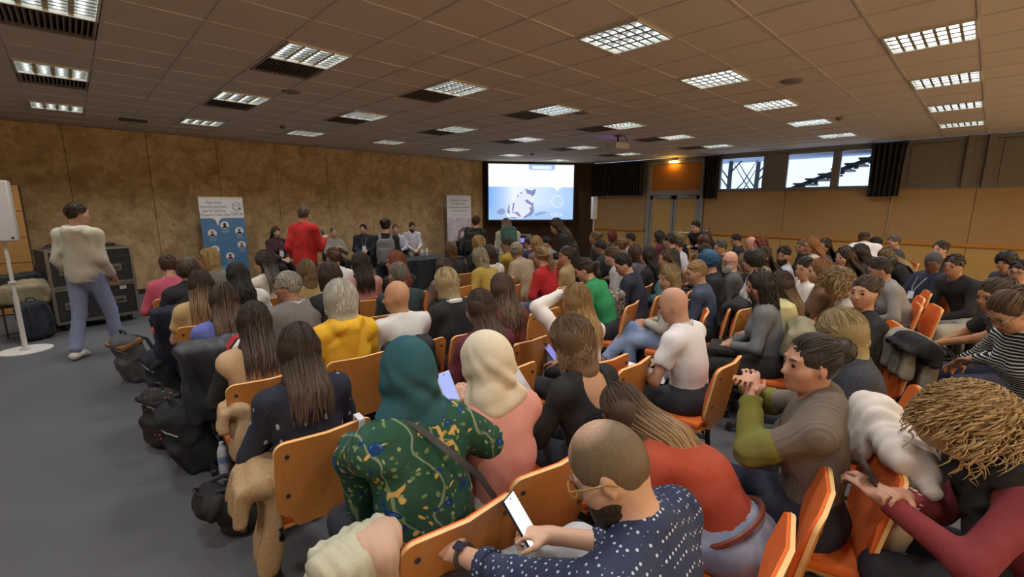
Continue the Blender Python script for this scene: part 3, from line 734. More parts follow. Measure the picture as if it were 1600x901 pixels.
# ------------------------------------------------------------ the room
def build_room():
    # carpet
    b = NB('carpet'); v = b.coord(); n = b.noise(v, 420, 2, .7); n2 = b.noise(v, 1.3, 4, .6)
    b.base(b.mix(n2, b.mix(n, lin('48484b'), lin('646468')), b.mix(n, lin('535357'), lin('727276')))); b.bump(n, .5, .004); m = b.done(.95, spec=.15)
    tagit(MB().box(XL, XW + .2, YB, YW + .2, -.1, 0).build('floor', m), kind='structure')
    # plaster-look wall panels 1.2 m wide
    b = NB('stone_panel'); v = b.coord(out='Object'); n = b.noise(v, 2.6, 6, .62, .6); n2 = b.noise(v, 9, 5, .7); n3 = b.noise(v, 70, 3, .6)
    c = b.ramp(n, [(.3, lin('a5885c')), (.48, lin('c2a67c')), (.62, lin('d4ba8c')), (.75, lin('b4986a'))])
    c = b.mix(b.ramp(n2, [(.45, (0, 0, 0, 1)), (.75, (.75, .75, .75, 1))]), c, lin('967849')); b.base(c); b.bump(b.math('ADD', n, b.math('MULTIPLY', n3, .3)), .35, .01)
    stone = b.done(.75, spec=.3)
    dark = plain('2a2018', .8)
    wall = tagit(MB().box(XL - .15, XW + .2, YW + .025, YW + .2, 0, ZC + .1).build('wall_left', dark), kind='structure')
    x = -2.34
    while x < 10.0:
        x1 = min(x + 1.2, 10.15)
        if x1 - x > .15: MB().box(x + .004, x1 - .004, YW, YW + .03, .1, ZC, ch=.003).build('panel', stone, wall, loc=(0, 0, 0))
        x += 1.2
    tagit(MB().box(XL, 10.1, YW - .012, YW, 0, .1).build('baseboard_left', plain('1c1814', .5)), kind='structure')
    # dark diagonal wall in the corner
    A = Vector((10.05, YW, 0)); B = Vector((XW, 9.65, 0)); d = (B - A); Lc = d.length; ang = math.atan2(d.y, d.x)
    cw = NB('corner_cloth'); cw.base(cw.mix(cw.noise(cw.coord(), 4, 4), lin('3a2a1c'), lin('4a3624'))); cm = cw.done(.9, spec=.2)
    corner = tagit(MB().box(0, Lc, 0, .1, 0, ZC).build('wall_corner', cm, None, loc=A, rot=(0, 0, ang)), kind='structure')
    for k in range(4):
        MB().box(k * Lc / 4 + .004, (k + 1) * Lc / 4 - .004, -.015, 0, .05, ZC - .02, ch=.003).build('panel', cm, corner)
    # right wall
    def ochre(nm, c1, c2):
        b = NB(nm); v = b.coord(); n = b.noise(b.coord((1, 1, 4)), 3, 4); n2 = b.noise(v, 60, 3)
        b.base(b.mix(b.math('ADD', b.math('MULTIPLY', n, .7), b.math('MULTIPLY', n2, .3)), lin(c1), lin(c2))); return b.done(.62, spec=.35)
    fab = ochre('ochre_fabric', '94754a', 'a5855a'); low = ochre('ochre_panel', 'a8864c', 'b4925a'); grey = plain('6e675e', .6)
    WR = tagit(MB().box(XW + .03, XW + .2, YB, 7.45, 0, 2.2).box(XW + .03, XW + .2, 7.45, 9.9, 0, 2.2).build('wall_right', plain('6a5030', .7)), kind='structure')
    doorY = (5.85, 7.55)
    ys = [-3.0, -1.4, .25, 1.56, 3.7, 5.78]
    for a_, c_ in zip(ys[:-1], ys[1:]):
        MB().box(XW, XW + .03, a_ + .004, c_ - .004, 1.06, 2.19, ch=.003).build('panel', fab, WR)
        MB().box(XW, XW + .03, a_ + .004, c_ - .004, .1, .99, ch=.003).build('panel', low, WR)
    MB().box(XW, XW + .03, 7.65, 9.75, 1.06, 2.19, ch=.003).build('panel', fab, WR); MB().box(XW, XW + .03, 7.65, 9.75, .1, .99, ch=.003).build('panel', low, WR)
    wood = ochre('oak_rail', 'a8702a', 'b87e36')
    for nm, a_, c_ in (('trim_1', -3.0, 5.74), ('trim_2', 7.68, 9.75)):
        tagit(MB().box(XW - .035, XW + .01, a_, c_, .99, 1.06, ch=.006).build(nm, wood), kind='structure')
    tagit(MB().box(XW - .012, XW + .01, -3, 5.74, 0, .1).build('baseboard_right', plain('2a2018', .5)), kind='structure')
    # upper band: grey frame with windows
    up = MB(); zb, zt = 2.19, ZC
    up.box(XW - .02, XW + .2, YB, 9.9, zb, zb + .05); up.box(XW - .0, XW + .2, YB, 9.9, zt - .10, zt)
    wins = [(4.27, 5.42), (2.74, 3.76), (1.62, 2.64)]; wallseg = [(5.42, 5.8), (3.76, 4.27), (2.64, 2.74), (YB, 1.62), (7.6, 9.9)]
    for a_, c_ in wallseg: up.box(XW + .0, XW + .2, a_, c_, zb + .04, zt - .09)
    ub = tagit(up.build('trim_3', grey), kind='structure')
    for a_, c_ in ((.75, 1.35), (-.5, -.02), (-2.2, -.62)):
        MB().box(XW - .012, XW, a_, c_, zb + .09, zt - .14, ch=.004).build('panel', grey, ub)
    MB().box(XW - .06, XW, .10, .2, zb, zt, ch=.01).build('panel', grey, ub); MB().box(XW - .06, XW, .42, .50, zb, zt, ch=.01).build('panel', grey, ub)
    gl = NB('glass'); gl.base((1, 1, 1, 1)); gl.b.inputs['Transmission Weight'].default_value = 1.; gl.b.inputs['IOR'].default_value = 1.03; glm = gl.done(.0, spec=.2)
    alu = plain('9aa0a8', .4, .6)
    for i, (a_, c_) in enumerate(wins):
        mb = MB(); z0, z1 = zb + .05, zt - .10
        for (p, q, r_, s_) in ((a_, c_, z0, z0 + .04), (a_, c_, z1 - .04, z1), (a_, a_ + .035, z0, z1), (c_ - .035, c_, z0, z1)): mb.box(XW + .03, XW + .09, p, q, r_, s_)
        wn = tagit(mb.build('window_%d' % (i + 1), alu), kind='structure')
        MB().box(XW + .055, XW + .061, a_ + .03, c_ - .03, z0 + .03, z1 - .03).build('pane', glm, wn)
    # wood panel above the double door, door, frame
    tagit(MB().box(XW, XW + .2, 5.8, 7.6, 2.24, ZC - .1).build('trim_4', ochre('door_header', '9a6424', 'a86e2c')), kind='structure')
    fr = MB(); alu2 = plain('8f8f8c', .5, .3)
    for (p, q, r_, s_) in ((5.80, 5.92, 0, ZC - .1), (7.50, 7.62, 0, ZC - .1), (5.92, 7.50, 2.12, 2.26), (5.92, 7.50, ZC - .16, ZC - .1)): fr.box(XW - .03, XW + .05, p, q, r_, s_)
    tagit(fr.build('trim_5', alu2), kind='structure')
    for i, (p, q) in enumerate(((5.93, 6.70), (6.72, 7.49))):
        mb = MB(); x0, x1 = XW - .01, XW + .04
        for (a_, c_, r_, s_) in ((p, p + .08, .01, 2.1), (q - .08, q, .01, 2.1), (p, q, 2.0, 2.1), (p, q, .01, .12)): mb.box(x0, x1, a_, c_, r_, s_)
        dr = tagit(mb.build('door_%d' % (i + 1), alu2), kind='structure')
        MB().box(XW + .005, XW + .03, p + .08, q - .08, .12, 2.0).build('door_panel', low, dr)
        if i == 0:
            MB().tube([(XW - .06, p + .1, 1.02), (XW - .06, q - .1, 1.02)], .016).box(XW - .06, XW, p + .1, p + .13, 1.0, 1.04).box(XW - .06, XW, q - .13, q - .1, 1.0, 1.04).build('push_bar', plain('c8c8c8', .3, .8), dr, True)
        MB().box(XW - .06, XW - .01, q - .45 if i == 0 else p + .1, q - .1 if i == 0 else p + .45, 2.05, 2.11).build('door_closer', alu, dr)
    # back and left walls of the hall behind the photographer
    tagit(MB().box(XL - .15, XL, YB, YW + .2, 0, ZC + .1).build('wall_back', plain('8c7048', .8)), kind='structure')
    tagit(MB().box(XL - .15, XW + .2, YB - .15, YB, 0, ZC + .1).build('wall_rear', plain('9a7a48', .8)), kind='structure')
    # curtains
    def curtain(y0, y1, z0, z1, n, lab):
        nx = n * 8; V = []; F = []
        for j in range(9):
            z = z0 + (z1 - z0) * j / 8; gth = 1 - .10 * math.sin(PI * (1 - j / 8) * .5) * (y1 - y0 < 1)
            for i in range(nx + 1):
                t = i / nx; V.append((XW - .14 + .045 * math.sin(2 * PI * n * t) + .012 * math.sin(2 * PI * n * t * 2.3 + j), (y0 + y1) / 2 + (t - .5) * (y1 - y0) * gth, z))
        for j in range(8):
            for i in range(nx): a_ = j * (nx + 1) + i; F.append((a_, a_ + 1, a_ + nx + 2, a_ + nx + 1))
        me = mk_mesh('curtain', V, F); c = link('curtain', me, cloth('0e0d12')); md = c.modifiers.new('s', 'SOLIDIFY'); md.thickness = .006
        MB().tube([(XW - .14, y0 - .03, z1 - .0), (XW - .14, y1 + .03, z1)], .014).box(XW - .16, XW + .02, y0, y0 + .02, z1 - .01, z1 + .03).box(XW - .16, XW + .02, y1 - .02, y1, z1 - .01, z1 + .03).build('curtain_rail', plain('30302e', .4), c)
        tagit(c, lab, 'curtain', 'black curtains on the right wall')
    curtain(5.36, 5.80, 2.02, 3.16, 5, 'narrow black curtain between the double door and the windows')
    curtain(1.42, 2.03, 2.03, 3.18, 6, 'black curtain at the right end of the windows')
    curtain(7.72, 9.0, 2.13, 3.16, 12, 'wide black curtain left of the double door')
    curtain(9.06, 9.62, 2.13, 3.16, 6, 'black curtain right beside the projection screen')
    # outside seen through the high windows
    tagit(MB().box(XW + .9, XW + 4.0, -2, 7.5, 3.30, 3.5).build('roof_canopy', plain('8ea0c0', .7)), 'pale concrete canopy outside above the windows', 'canopy')
    st = empty('outdoor_staircase', (XW + 2.2, 0, 0), 0, 'dark outdoor staircase rising to the right outside the windows', 'staircase')
    n = 12
    for k in range(n):
        y = 4.45 - k * .30; z = 2.30 + k * .125
        MB().box(0, 1.3, y - .36, y, z, z + .05).build('step', plain('26282c', .7), st)
        MB().box(.02, .07, y - .32, y - .22, z - .12, z).build('bracket', plain('26282c', .7), st)
    sv = [(0, 4.5, 2.13), (0, 4.5, 2.25), (0, .8, 3.80), (0, .8, 3.66)]
    MB().add([(x + dx, y, z) for dx in (.1, .18) for x, y, z in sv], [(0, 1, 2, 3), (7, 6, 5, 4), (0, 4, 5, 1), (1, 5, 6, 2), (2, 6, 7, 3), (3, 7, 4, 0)]).build('stringer', plain('26282c', .7), st)
    rg = random.Random(3)
    bark = plain('4a4c52', .9)
    for (y0, nm, lab) in ((6.35, 'tree', 'bare dark tree left of the first window outside'), (5.5, 'tree', 'thin bare tree right in the first window outside')):
        mb = MB(); X0 = XW + (3.2 if y0 > 6 else 4.1); y0 *= (1. if y0 > 6 else 1.05)
        mb.tube([(X0, y0, 0), (X0 + .05, y0 + .04, 1.8), (X0, y0, 3.4), (X0, y0 - .05, 4.6)], [.10, .085, .07, .05], 8)
        for k in range(5):
            z = 1.8 + k * .28; a_ = rg.choice((-1, 1)); mb.tube([(X0, y0, z), (X0 + .1, y0 + a_ * .4, z + .5), (X0, y0 + a_ * .85, z + 1.25)], [.028, .02, .01], 6)
        thing1(mb, nm, bark, lab, 'tree', smooth=True)

def build_ceiling():
    cx = [.05, 1.85, 3.6, 5.45, 7.35, 9.33, 11.38]; cy = [.55, 2.36, 4.75, 7.2, 9.75]
    cxa = [-1.75] + cx + [13.25]; xb = []
    for a_, c_ in zip(cxa[:-1], cxa[1:]):
        l0, l1 = a_ + .31, c_ - .31; xb += [l0, l0 + (l1 - l0) / 2, l1]
    xb = [XL, -2.06] + xb; xb = [x for x in xb if x < XW] + [XW]
    yb = []
    cya = [-1.9] + cy
    for a_, c_ in zip(cya[:-1], cya[1:]):
        l0, l1 = a_ + .3, c_ - .3; n = max(1, round((l1 - l0) / .6)); yb += [l0 + (l1 - l0) * k / n for k in range(n + 1)]
    yb = [YB, -2.8, -2.2] + yb + [9.45 + .6, 10.65, 11.25, YW]; yb = sorted(set(round(y, 4) for y in yb))
    b = NB('ceiling_tile'); v = b.coord(out='Object'); n = b.noise(v, 300, 2, .8); n2 = b.noise(v, 2.0, 3)
    b.base(b.mix(b.math('ADD', b.math('MULTIPLY', n, .5), b.math('MULTIPLY', n2, .5)), lin('c6baac'), lin('d6cabc'))); b.bump(n, .25, .004); tm = b.done(.9, spec=.2)
    ceil = tagit(MB().box(XL, XW + .2, YB, YW + .2, ZC + .13, ZC + .25).build('ceiling', plain('3a342e', .9)), kind='structure')
    gb = NB('ceiling_grid'); gb.base(lin('c4bab0')); gm = gb.done(.6)
    g = MB()
    for x in xb[1:-1]: g.box(x - .011, x + .011, YB, YW, ZC - .001, ZC + .012)
    for y in yb[1:-1]: g.box(XL, XW, y - .011, y + .011, ZC - .0005, ZC + .0115)
    gr = g.build('grid', gm, ceil); gr['kind'] = 'stuff'
    cells = []; lit = []; vents = []
    for i in range(len(xb) - 1):
        for j in range(len(yb) - 1):
            mx, my = (xb[i] + xb[i + 1]) / 2, (yb[j] + yb[j + 1]) / 2
            isl = any(abs(mx - a_) < .12 for a_ in [-1.75] + cx) and any(abs(my - c_) < .12 for c_ in [-1.9] + cy)
            isv = any(abs(mx - a_) < .12 for a_ in cx) and any(abs(my - c_ - .6) < .12 for c_ in (4.75, 7.2)) 
            if isl: lit.append((mx, my)); continue
            if isv: vents.append((mx, my)); continue
            cells.append((mx, my, xb[i + 1] - xb[i], yb[j + 1] - yb[j]))
    def seen(c):
        x, y = c[0], c[1]; dz = ZC - 1.82; f = .6816 * x + .7088 * y - .1814 * dz
        if f < .8: return 1e9
        px = 708 * (.7211 * x - .6928 * y) / f; py = 708 * (.1237 * x + .1327 * y + .983 * dz) / f
        return f if abs(px) < 860 and abs(py) < 520 else 1e8 + f
    cells.sort(key=seen); rest = MB(); rg = random.Random(1)
    def shape(w_, h_): return MB().box(-w_ / 2 + .012, w_ / 2 - .012, -h_ / 2 + .012, h_ / 2 - .012, 0, .015, ch=.0)
    for k, (x, y, w_, h_) in enumerate(cells):
        dz = rg.uniform(-.0005, .004)
        if k < 290:
            key = ('tile', round(w_, 2), round(h_, 2)); me = cached(key, lambda: shape(w_, h_).mesh('tile')); link('tile', me, tm, ceil, (x, y, ZC + .004 + dz))
        else:
            rest.box(x - w_ / 2 + .012, x + w_ / 2 - .012, y - h_ / 2 + .012, y + h_ / 2 - .012, ZC + .004, ZC + .019)
    r_ = rest.build('tile_field', tm, ceil); r_['kind'] = 'stuff'
    # light fittings
    frame = MB(); a = .29
    for (p, q, r1, s) in ((-a, a, -a, -a + .018), (-a, a, a - .018, a), (-a, -a + .018, -a, a), (a - .018, a, -a, a)): frame.box(p, q, r1, s, -.012, .09)
    fm = frame.mesh('frame')
    tray = MB().box(-a, a, -a, a, .088, .1).mesh('tray')
    tubes = [MB().tube([(x, -.26, 0.074), (x, .26, 0.074)], .012, 8).mesh('lamp_tube', True) for x in (-.2, -.067, .067, .2)]
    lv = MB()
    for k in range(1, 7):
        y = -.272 + .544 * k / 7; lv.add([(-.272, y - .010, -.004), (.272, y - .010, -.004), (.272, y + .010, -.004), (-.272, y + .010, -.004), (-.272, y, .056), (.272, y, .056)], [(3, 2, 1, 0), (0, 1, 5, 4), (2, 3, 4, 5), (0, 4, 3), (1, 2, 5)])
    for k in range(1, 4):
        x = -.272 + .544 * k / 4; lv.add([(x - .016, -.272, -.002), (x - .016, .272, -.002), (x + .016, .272, -.002), (x + .016, -.272, -.002), (x, -.272, .057), (x, .272, .057)], [(0, 1, 2, 3), (4, 5, 1, 0), (5, 4, 3, 2), (3, 0, 4), (1, 5, 2)])
    lvm = lv.mesh('louvre')
    mirror = plain('d4d6d2', .16, .9, var=0); white = plain('d8d8d0', .35, .3, var=0); tubem = emit('f4f8ff', 4.4); mirror = plain('b4b6b2', .22, .85, var=0)
    rows = {round(c_, 2): i for i, c_ in enumerate([-1.9] + cy)}
    rown = ['row behind the photographer', 'nearest row', 'second row', 'third row', 'fourth row', 'row along stone-look wall']
    coln = ['far left', 'first from left', 'second from left', 'third from left', 'fourth from left', 'fifth from left', 'sixth from left', 'last before right wall']
    colsx = [-1.75] + cx
    for (x, y) in lit:
        i = min(range(len(colsx)), key=lambda k: abs(colsx[k] - x)); j = min(range(6), key=lambda k: abs(([-1.9] + cy)[k] - y))
        L = empty('ceiling_light', (x, y, ZC), 0, 'square louvred ceiling light, %s, %s' % (coln[i], rown[j]), 'ceiling light', 'square louvred ceiling lights')
        link('frame', fm, white, L); link('reflector_tray', tray, white, L)
        for t in tubes: link('lamp_tube', t, tubem, L)
        link('louvre', lvm, mirror, L)
        sl = bpy.data.lights.new('lamp_light', 'SPOT'); sl.energy = LAMP; sl.spot_size = rad(138); sl.spot_blend = .7; sl.shadow_soft_size = .10; sl.color = (1.0, .98, .955)
        so = bpy.data.objects.new('lamp_light', sl); COL.objects.link(so); so.parent = L; so.location = (0, 0, -.02)
    # slotted air inlets beside the fittings
    fin = MB()
    for k in range(15):
        x = -.27 + .036 * k; fin.add([(x, -.27, .0), (x + .006, -.27, .0), (x + .020, -.27, .03), (x + .014, -.27, .03), (x, .27, .0), (x + .006, .27, .0), (x + .020, .27, .03), (x + .014, .27, .03)], [(0, 1, 2, 3), (7, 6, 5, 4), (0, 4, 5, 1), (1, 5, 6, 2), (2, 6, 7, 3), (3, 7, 4, 0)])
    finm = fin.mesh('fins'); vf = MB()
    for (p, q, r1, s) in ((-.29, .29, -.29, -.27), (-.29, .29, .27, .29), (-.29, -.27, -.29, .29), (.27, .29, -.29, .29)): vf.box(p, q, r1, s, -.002, .03)
    vfm = vf.mesh('frame'); duct = MB().box(-.29, .29, -.29, .29, .09, .1).mesh('duct')
    for (x, y) in vents:
        i = min(range(len(colsx)), key=lambda k: abs(colsx[k] - x)); j = 'third' if y < 6.5 else 'fourth'
        vt = empty('air_vent', (x, y, ZC), 0, 'slotted ceiling air vent next to the light %s in the %s row' % (coln[i], j), 'air vent', 'ceiling air vents')
        link('frame', vfm, plain('8a7c6c', .6), vt); o = link('fins', finm, plain('84776a', .6), vt); o['kind'] = 'stuff'; link('duct', duct, plain('332c25', .8), vt)
    for (x, y, lab) in ((2.21, 6.35, 'round ceiling speaker grille left of the middle'), (6.17, 1.78, 'round flat ceiling speaker on the right side'), (5.9, 4.6, 'small round ceiling speaker past the middle lights')):
        g = MB().disc((0, 0, -.012), .10, .014, 32, r2=.115); t = thing1(g, 'ceiling_speaker', plain('83766a', .7), lab, 'ceiling speaker', 'round ceiling speakers', (x, y, ZC))
        MB().disc((0, 0, -.015), .075, .004, 28).build('grille', plain('7a6c60', .8), t)
    for (x, y, lab) in ((3.0, 9.2, 'small smoke detector near stone-look wall, left'), (9.2, 1.9, 'small smoke detector by the right-hand lights'), (9.5, 9.1, 'small dark smoke detector above the screen')):
        t = thing1(MB().disc((0, 0, -.02), .05, .022, 20, r2=.055).disc((0, 0, -.045), .032, .026, 20, r2=.045), 'smoke_detector', plain('6a6058', .5), lab, 'smoke detector', 'smoke detectors', (x, y, ZC), smooth=True)
    thing1(MB().box(-.19, .19, -.07, .07, -.03, .0, ch=.006), 'exit_sensor', plain('14100e', .5), 'small black slot box on ceiling near the left wall', 'sensor', None, (.96, 10.31, ZC))
    # projector
    P = empty('projector', (8.3, 5.5, ZC), rad(-12), 'white video projector hanging from the ceiling with purple lens glow', 'projector')
    MB().tube([(0, 0, 0), (0, 0, -.16)], .02).disc((0, 0, -.02), .08, .02).build('ceiling_mount', plain('22201f', .5), P, True)
    MB().box(-.2, .2, -.15, .15, -.27, -.15, ch=.02).build('housing', plain('c9c6c4', .45), P, True)
    MB().tube([(.0, .15, -.21), (.0, .20, -.21)], [.045, .05], 16).build('lens', emit('8a5cf0', 5.), P, True, rot=None)
    MB().tube([(.12, -.05, 0), (.2, -.06, -.08), (.24, -.1, -.2), (.18, -.16, -.22)], .008, 6).build('cable', plain('141414', .6), P, True)
    # warm lamp above the door
    Lp = empty('wall_lamp', (XW - .06, 6.78, ZC - .1), 0, 'glowing warm yellow lamp above the double door', 'lamp')
    MB().box(-.03, .05, -.10, .10, .0, .06, ch=.01).build('bracket', plain('8a8a86', .5), Lp)
    MB().tube([(0, -.11, -.02), (0, .11, -.02)], .022, 10).build('bulb', emit('ffc24a', 60.), Lp, True)
# ------------------------------------------------------------ chairs, screen, banners, stands, bags
def chair_meshes():
    def outline(w, z0, z1, r, nk):
        P = []
        def arc(cx, cz, a0, a1, rr=None, n=6):
            for k in range(n + 1): a = a0 + (a1 - a0) * k / n; P.append((cx + (rr or r) * math.cos(a), cz + (rr or r) * math.sin(a)))
        arc(w - r, z1 - r, 0, PI / 2); arc(-w + r, z1 - r, PI / 2, PI)
        P.append((-w, z0 + .16)); arc(-w + .075, z0 + .115, PI, 1.42 * PI, .075, 5)
        P.append((-nk, z0 + .0)); P.append((-nk, z0 - .015)); P.append((nk, z0 - .015)); P.append((nk, z0))
        arc(w - .075, z0 + .115, 1.58 * PI, 2 * PI, .075, 5); P.append((w, z0 + .16))
        return P
    ol = outline(.212, .44, .865, .05, .13)
    tilt = Matrix.Translation((0, -.165, .44)) @ Matrix.Rotation(rad(10), 4, 'X') @ Matrix.Translation((0, 0, -.44))
    def curved(poly, t0, t1, bev):
        bm = bmesh.new(); vs = [bm.verts.new((x, 0, z)) for x, z in poly]; f = bm.faces.new(vs)
        bmesh.ops.triangulate(bm, faces=[f]); bmesh.ops.subdivide_edges(bm, edges=bm.edges[:], cuts=1)
        rim = {v.index for v in bm.verts if v.is_boundary} if not bm.verts.index_update() else set(); pos = {(round(v.co.x, 5), round(v.co.z, 5)) for v in bm.verts if v.is_boundary}
        r = bmesh.ops.extrude_face_region(bm, geom=bm.faces[:]); nvv = [g for g in r['geom'] if isinstance(g, bmesh.types.BMVert)]
        for v in bm.verts: v.co.y = t0
        for v in nvv: v.co.y = t1 - (bev if (round(v.co.x, 5), round(v.co.z, 5)) in pos else 0)
        for v in bm.verts: v.co.y += -.028 * (1 - (v.co.x / .21) ** 2)
        bmesh.ops.recalc_face_normals(bm, faces=bm.faces[:])
        if not bev:
            for f in bm.faces: f.material_index = 1 if abs(f.normal.y) < .6 else 0
        bmesh.ops.transform(bm, matrix=tilt, verts=bm.verts[:])
        me = bpy.data.meshes.new('part'); bm.to_mesh(me); bm.free(); me.shade_smooth(); me.set_sharp_from_angle(angle=rad(38)); return me
    D = {'shell': curved(ol, 0, .014, 0), 'cushion': curved([(x * .985, .44 + (z - .44) * .99) for x, z in ol], .0125, .036, .012)}
    D['shell'].materials.append(wood_mat()); D['shell'].materials.append(plain('e2b878', .4))
    seat = MB().box(-.215, .215, -.15, .27, .435, .475, ch=.018); D['seat'] = seat.mesh('seat', True)
    D['seat_board'] = MB().box(-.21, .21, -.165, .265, .420, .4345, ch=.004).mesh('seat_board', True)
    bolts = []
    for x in (-.165, .165):
        for z in (.60, .80):
            y = -.028 * (1 - (x / .21) ** 2); bolts.append(MB().tube([(x, y + .002, z), (x, y - .004, z)], .010, 10, tilt).mesh('bolt', True))
    D['bolts'] = bolts
    fr = []
    for s in (-1, 1):
        x = s * .20
        fr.append(MB().tube([(x, -.17, .44), (x, -.19, .40), (x, -.06, .39), (x, .18, .40), (x, .2, .405)], .013, 8).mesh('side_rail', True))
        fr.append(MB().tube([(x, -.05, .40), (x * 1.06, -.07, .10), (x * 1.06, -.07, .06)], [.017, .017, .022], 10).tube([(x * 1.06, -.30, .052), (x * 1.06, -.07, .075), (x * 1.06, .22, .052)], [.014, .020, .014], 8).mesh('leg', True))
    D['frame'] = fr
    c = []
    for s in (-1, 1):
        for y in (-.30, .22): c.append(MB().tube([(s * .212 - .014, y, .027), (s * .212 + .014, y, .027)], .027, 14).box(s * .212 - .02, s * .212 + .02, y - .018, y + .018, .030, .066, ch=.004).mesh('caster', True))
    D['casters'] = c
    return D
def wood_mat():
    if 'ply' not in MATS:
        b = NB('beech_ply'); v = b.coord((9, 3, 1.2)); n = b.noise(v, 6, 6, .6, .8); n2 = b.noise(b.coord((60, 8, 3)), 8, 3)
        c = b.mix(n, lin('b87838'), lin('d0924e')); c = b.mix(b.math('MULTIPLY', n2, .35), c, lin('945220'))
        b.base(c); MATS['ply'] = b.done(.28, spec=.5)
    return MATS['ply']
CH = {}
def chair(x, y, rz, label, group='orange audience chairs'):
    if not CH: CH.update(chair_meshes())
    full = math.hypot(x, y) < 5.2
    r = empty('audience_chair', (x, y, 0), rz, label, 'chair', group)
    og = cloth('e06a1c'); ply = wood_mat(); blk = plain('101012', .35, .2); edge = plain('d9a25c', .4)
    sh = link('backrest_shell', CH['shell'], ply, r); link('backrest_cushion', CH['cushion'], og, r); link('seat', CH['seat'], og, r); link('seat_board', CH['seat_board'], ply, r)
    if full:
        for b in CH['bolts']: link('bolt', b, plain('2a1a10', .4), sh)
    for m in CH['frame']: link(m.name.split('.')[0], m, blk, r)
    if full:
        for m in CH['casters']: link('caster', m, blk, r)
    return r

def build_screen():
    A = Vector((10.05, YW, 0)); B = Vector((XW, 9.65, 0)); d = (B - A).normalized(); n = Vector((d.y, -d.x, 0))
    def hit(kx, off):   # point on the line parallel to the corner wall
        O = A + n * off; t = (kx * O.y - O.x) / (d.x - kx * d.y); return O + d * t
    P0, P1 = hit(.8675, .22), hit(1.2525, .22); W = (P1 - P0).length
    zl0, zl1 = 1.82 + (1.296 - 1.80) * P0.y / 11.93, 1.82 + (3.195 - 1.80) * P0.y / 11.93
    Hh = zl1 - zl0 - .03; ang = math.atan2(d.y, d.x)
    r = empty('projection_screen', (P0.x, P0.y, zl0), ang, 'large lit screen in the corner showing a cat on blue and white', 'screen')
    # local: x along, -y towards the room, z up
    MB().box(-.05, W + .05, .0, .06, -.05, Hh + .05, ch=.005).build('screen_frame', plain('0c0c0f', .6), r)
    sb = NB('screen_image'); v = sb.coord(out='Object'); sp = sb.n('ShaderNodeSeparateXYZ'); sb.l(v, sp.inputs[0])
    gx = sb.math('DIVIDE', sp.outputs[0], W); gz = sb.math('DIVIDE', sp.outputs[2], Hh)
    blue = sb.ramp(gx, [(0, lin('7fb0ee')), (.16, lin('b4d2fb')), (.3, lin('eef6ff')), (.55, lin('d8eaff')), (1, lin('a8cbf6'))])
    blue2 = sb.mix(sb.ramp(gz, [(0, (1, 1, 1, 1)), (.3, (0, 0, 0, 1))]), blue, lin('a4c6f2'))
    col = sb.mix(sb.ramp(gz, [(.592, (0, 0, 0, 1)), (.6, (1, 1, 1, 1))]), blue2, lin('f8fbff'))
    sb.base((0, 0, 0, 1)); sb.l(col, sb.b.inputs['Emission Color']); sb.b.inputs['Emission Strength'].default_value = 1.05 / GAIN
    MB().add([(0, -.003, 0), (W, -.003, 0), (W, -.003, Hh), (0, -.003, Hh)], [(0, 1, 2, 3)]).build('picture', sb.done(.5, spec=.2), r)
    def flat(name, poly, h, st=1.0, y=-.006, parent=r): return MB().prism([(a * W, b_ * Hh) for a, b_ in poly], y, y + .002).build(name, emit(h, st), parent)
    flat('speech_notch', [(.745, .60), (.745, .593), (.782, .57), (.805, .515), (.828, .57), (.865, .593), (.865, .60)], 'f8fbff', 1.05)
    flat('title_plate', [(.465, 1), (.465, .93), (.485, .90), (.75, .90), (.772, .93), (.772, 1)], 'a9c6ee'); flat('title_label', [(.505, .975), (.505, .915), (.73, .915), (.73, .975)], 'eef6ff', 1.0, -.009)
    cat = flat('cat_body', [(.20, .13), (.23, .25), (.26, .31), (.30, .33), (.32, .40), (.36, .48), (.40, .54), (.42, .57), (.45, .55), (.50, .53), (.53, .55), (.55, .575), (.545, .50), (.53, .45), (.53, .38), (.51, .30), (.525, .24), (.53, .14), (.51, .09), (.45, .08), (.40, .03), (.36, .015), (.31, .02), (.27, .03), (.21, .05)], 'e9ecfb', 1., -.008)
    for poly in ([(.42, .565), (.45, .55), (.50, .53), (.53, .55), (.55, .575), (.545, .50), (.53, .45), (.50, .42), (.49, .46), (.45, .47)], [(.42, .36), (.45, .37), (.50, .31), (.525, .30), (.515, .22), (.49, .27), (.44, .31)], [(.47, .22), (.53, .24), (.53, .14), (.50, .08), (.42, .03), (.40, .045), (.46, .11), (.49, .16)],
                 [(.21, .13), (.23, .25), (.25, .28), (.24, .2), (.25, .1)], [(.28, .30), (.30, .31), (.29, .18), (.27, .12)], [(.27, .14), (.34, .14), (.38, .06), (.36, .05), (.32, .10)], [(.32, .42), (.345, .45), (.35, .42)], [(.36, .48), (.385, .51), (.39, .47)], [(.28, .05), (.36, .03), (.3, .02), (.23, .03)]):
        flat('tabby_marking', poly, '9098c8', .9, -.011, cat)
    flat('cat_tail', [(.09, .14), (.12, .19), (.16, .21), (.19, .17), (.19, .12), (.15, .09), (.11, .10)], '98a8d6', .9)
    flat('cat_shadow', [(.53, .10), (.60, .14), (.66, .15), (.70, .13), (.62, .09), (.55, .07)], '8fb0e4', 1.0, -.005)
    c0 = (.805 * W, .335 * Hh)
    MB().tube([(c0[0] + .19 * math.cos(a), -.006, c0[1] + .19 * math.sin(a)) for a in np.linspace(0, 2 * PI, 30, endpoint=False)], .012, 5, close=True).disc((0, 0, 0), .001, .001).build('logo_ring', emit('f2f8ff', 1.05), r)
    MB().prism([(c0[0] + x * .13, c0[1] + z * .13) for x, z in ((-.8, -.4), (-.8, .7), (-.45, .45), (.45, .45), (.8, .7), (.8, -.4), (.4, -.9), (-.4, -.9))], -.007, -.005).build('logo_cat_head', emit('c8dcfa', 1.0), r)
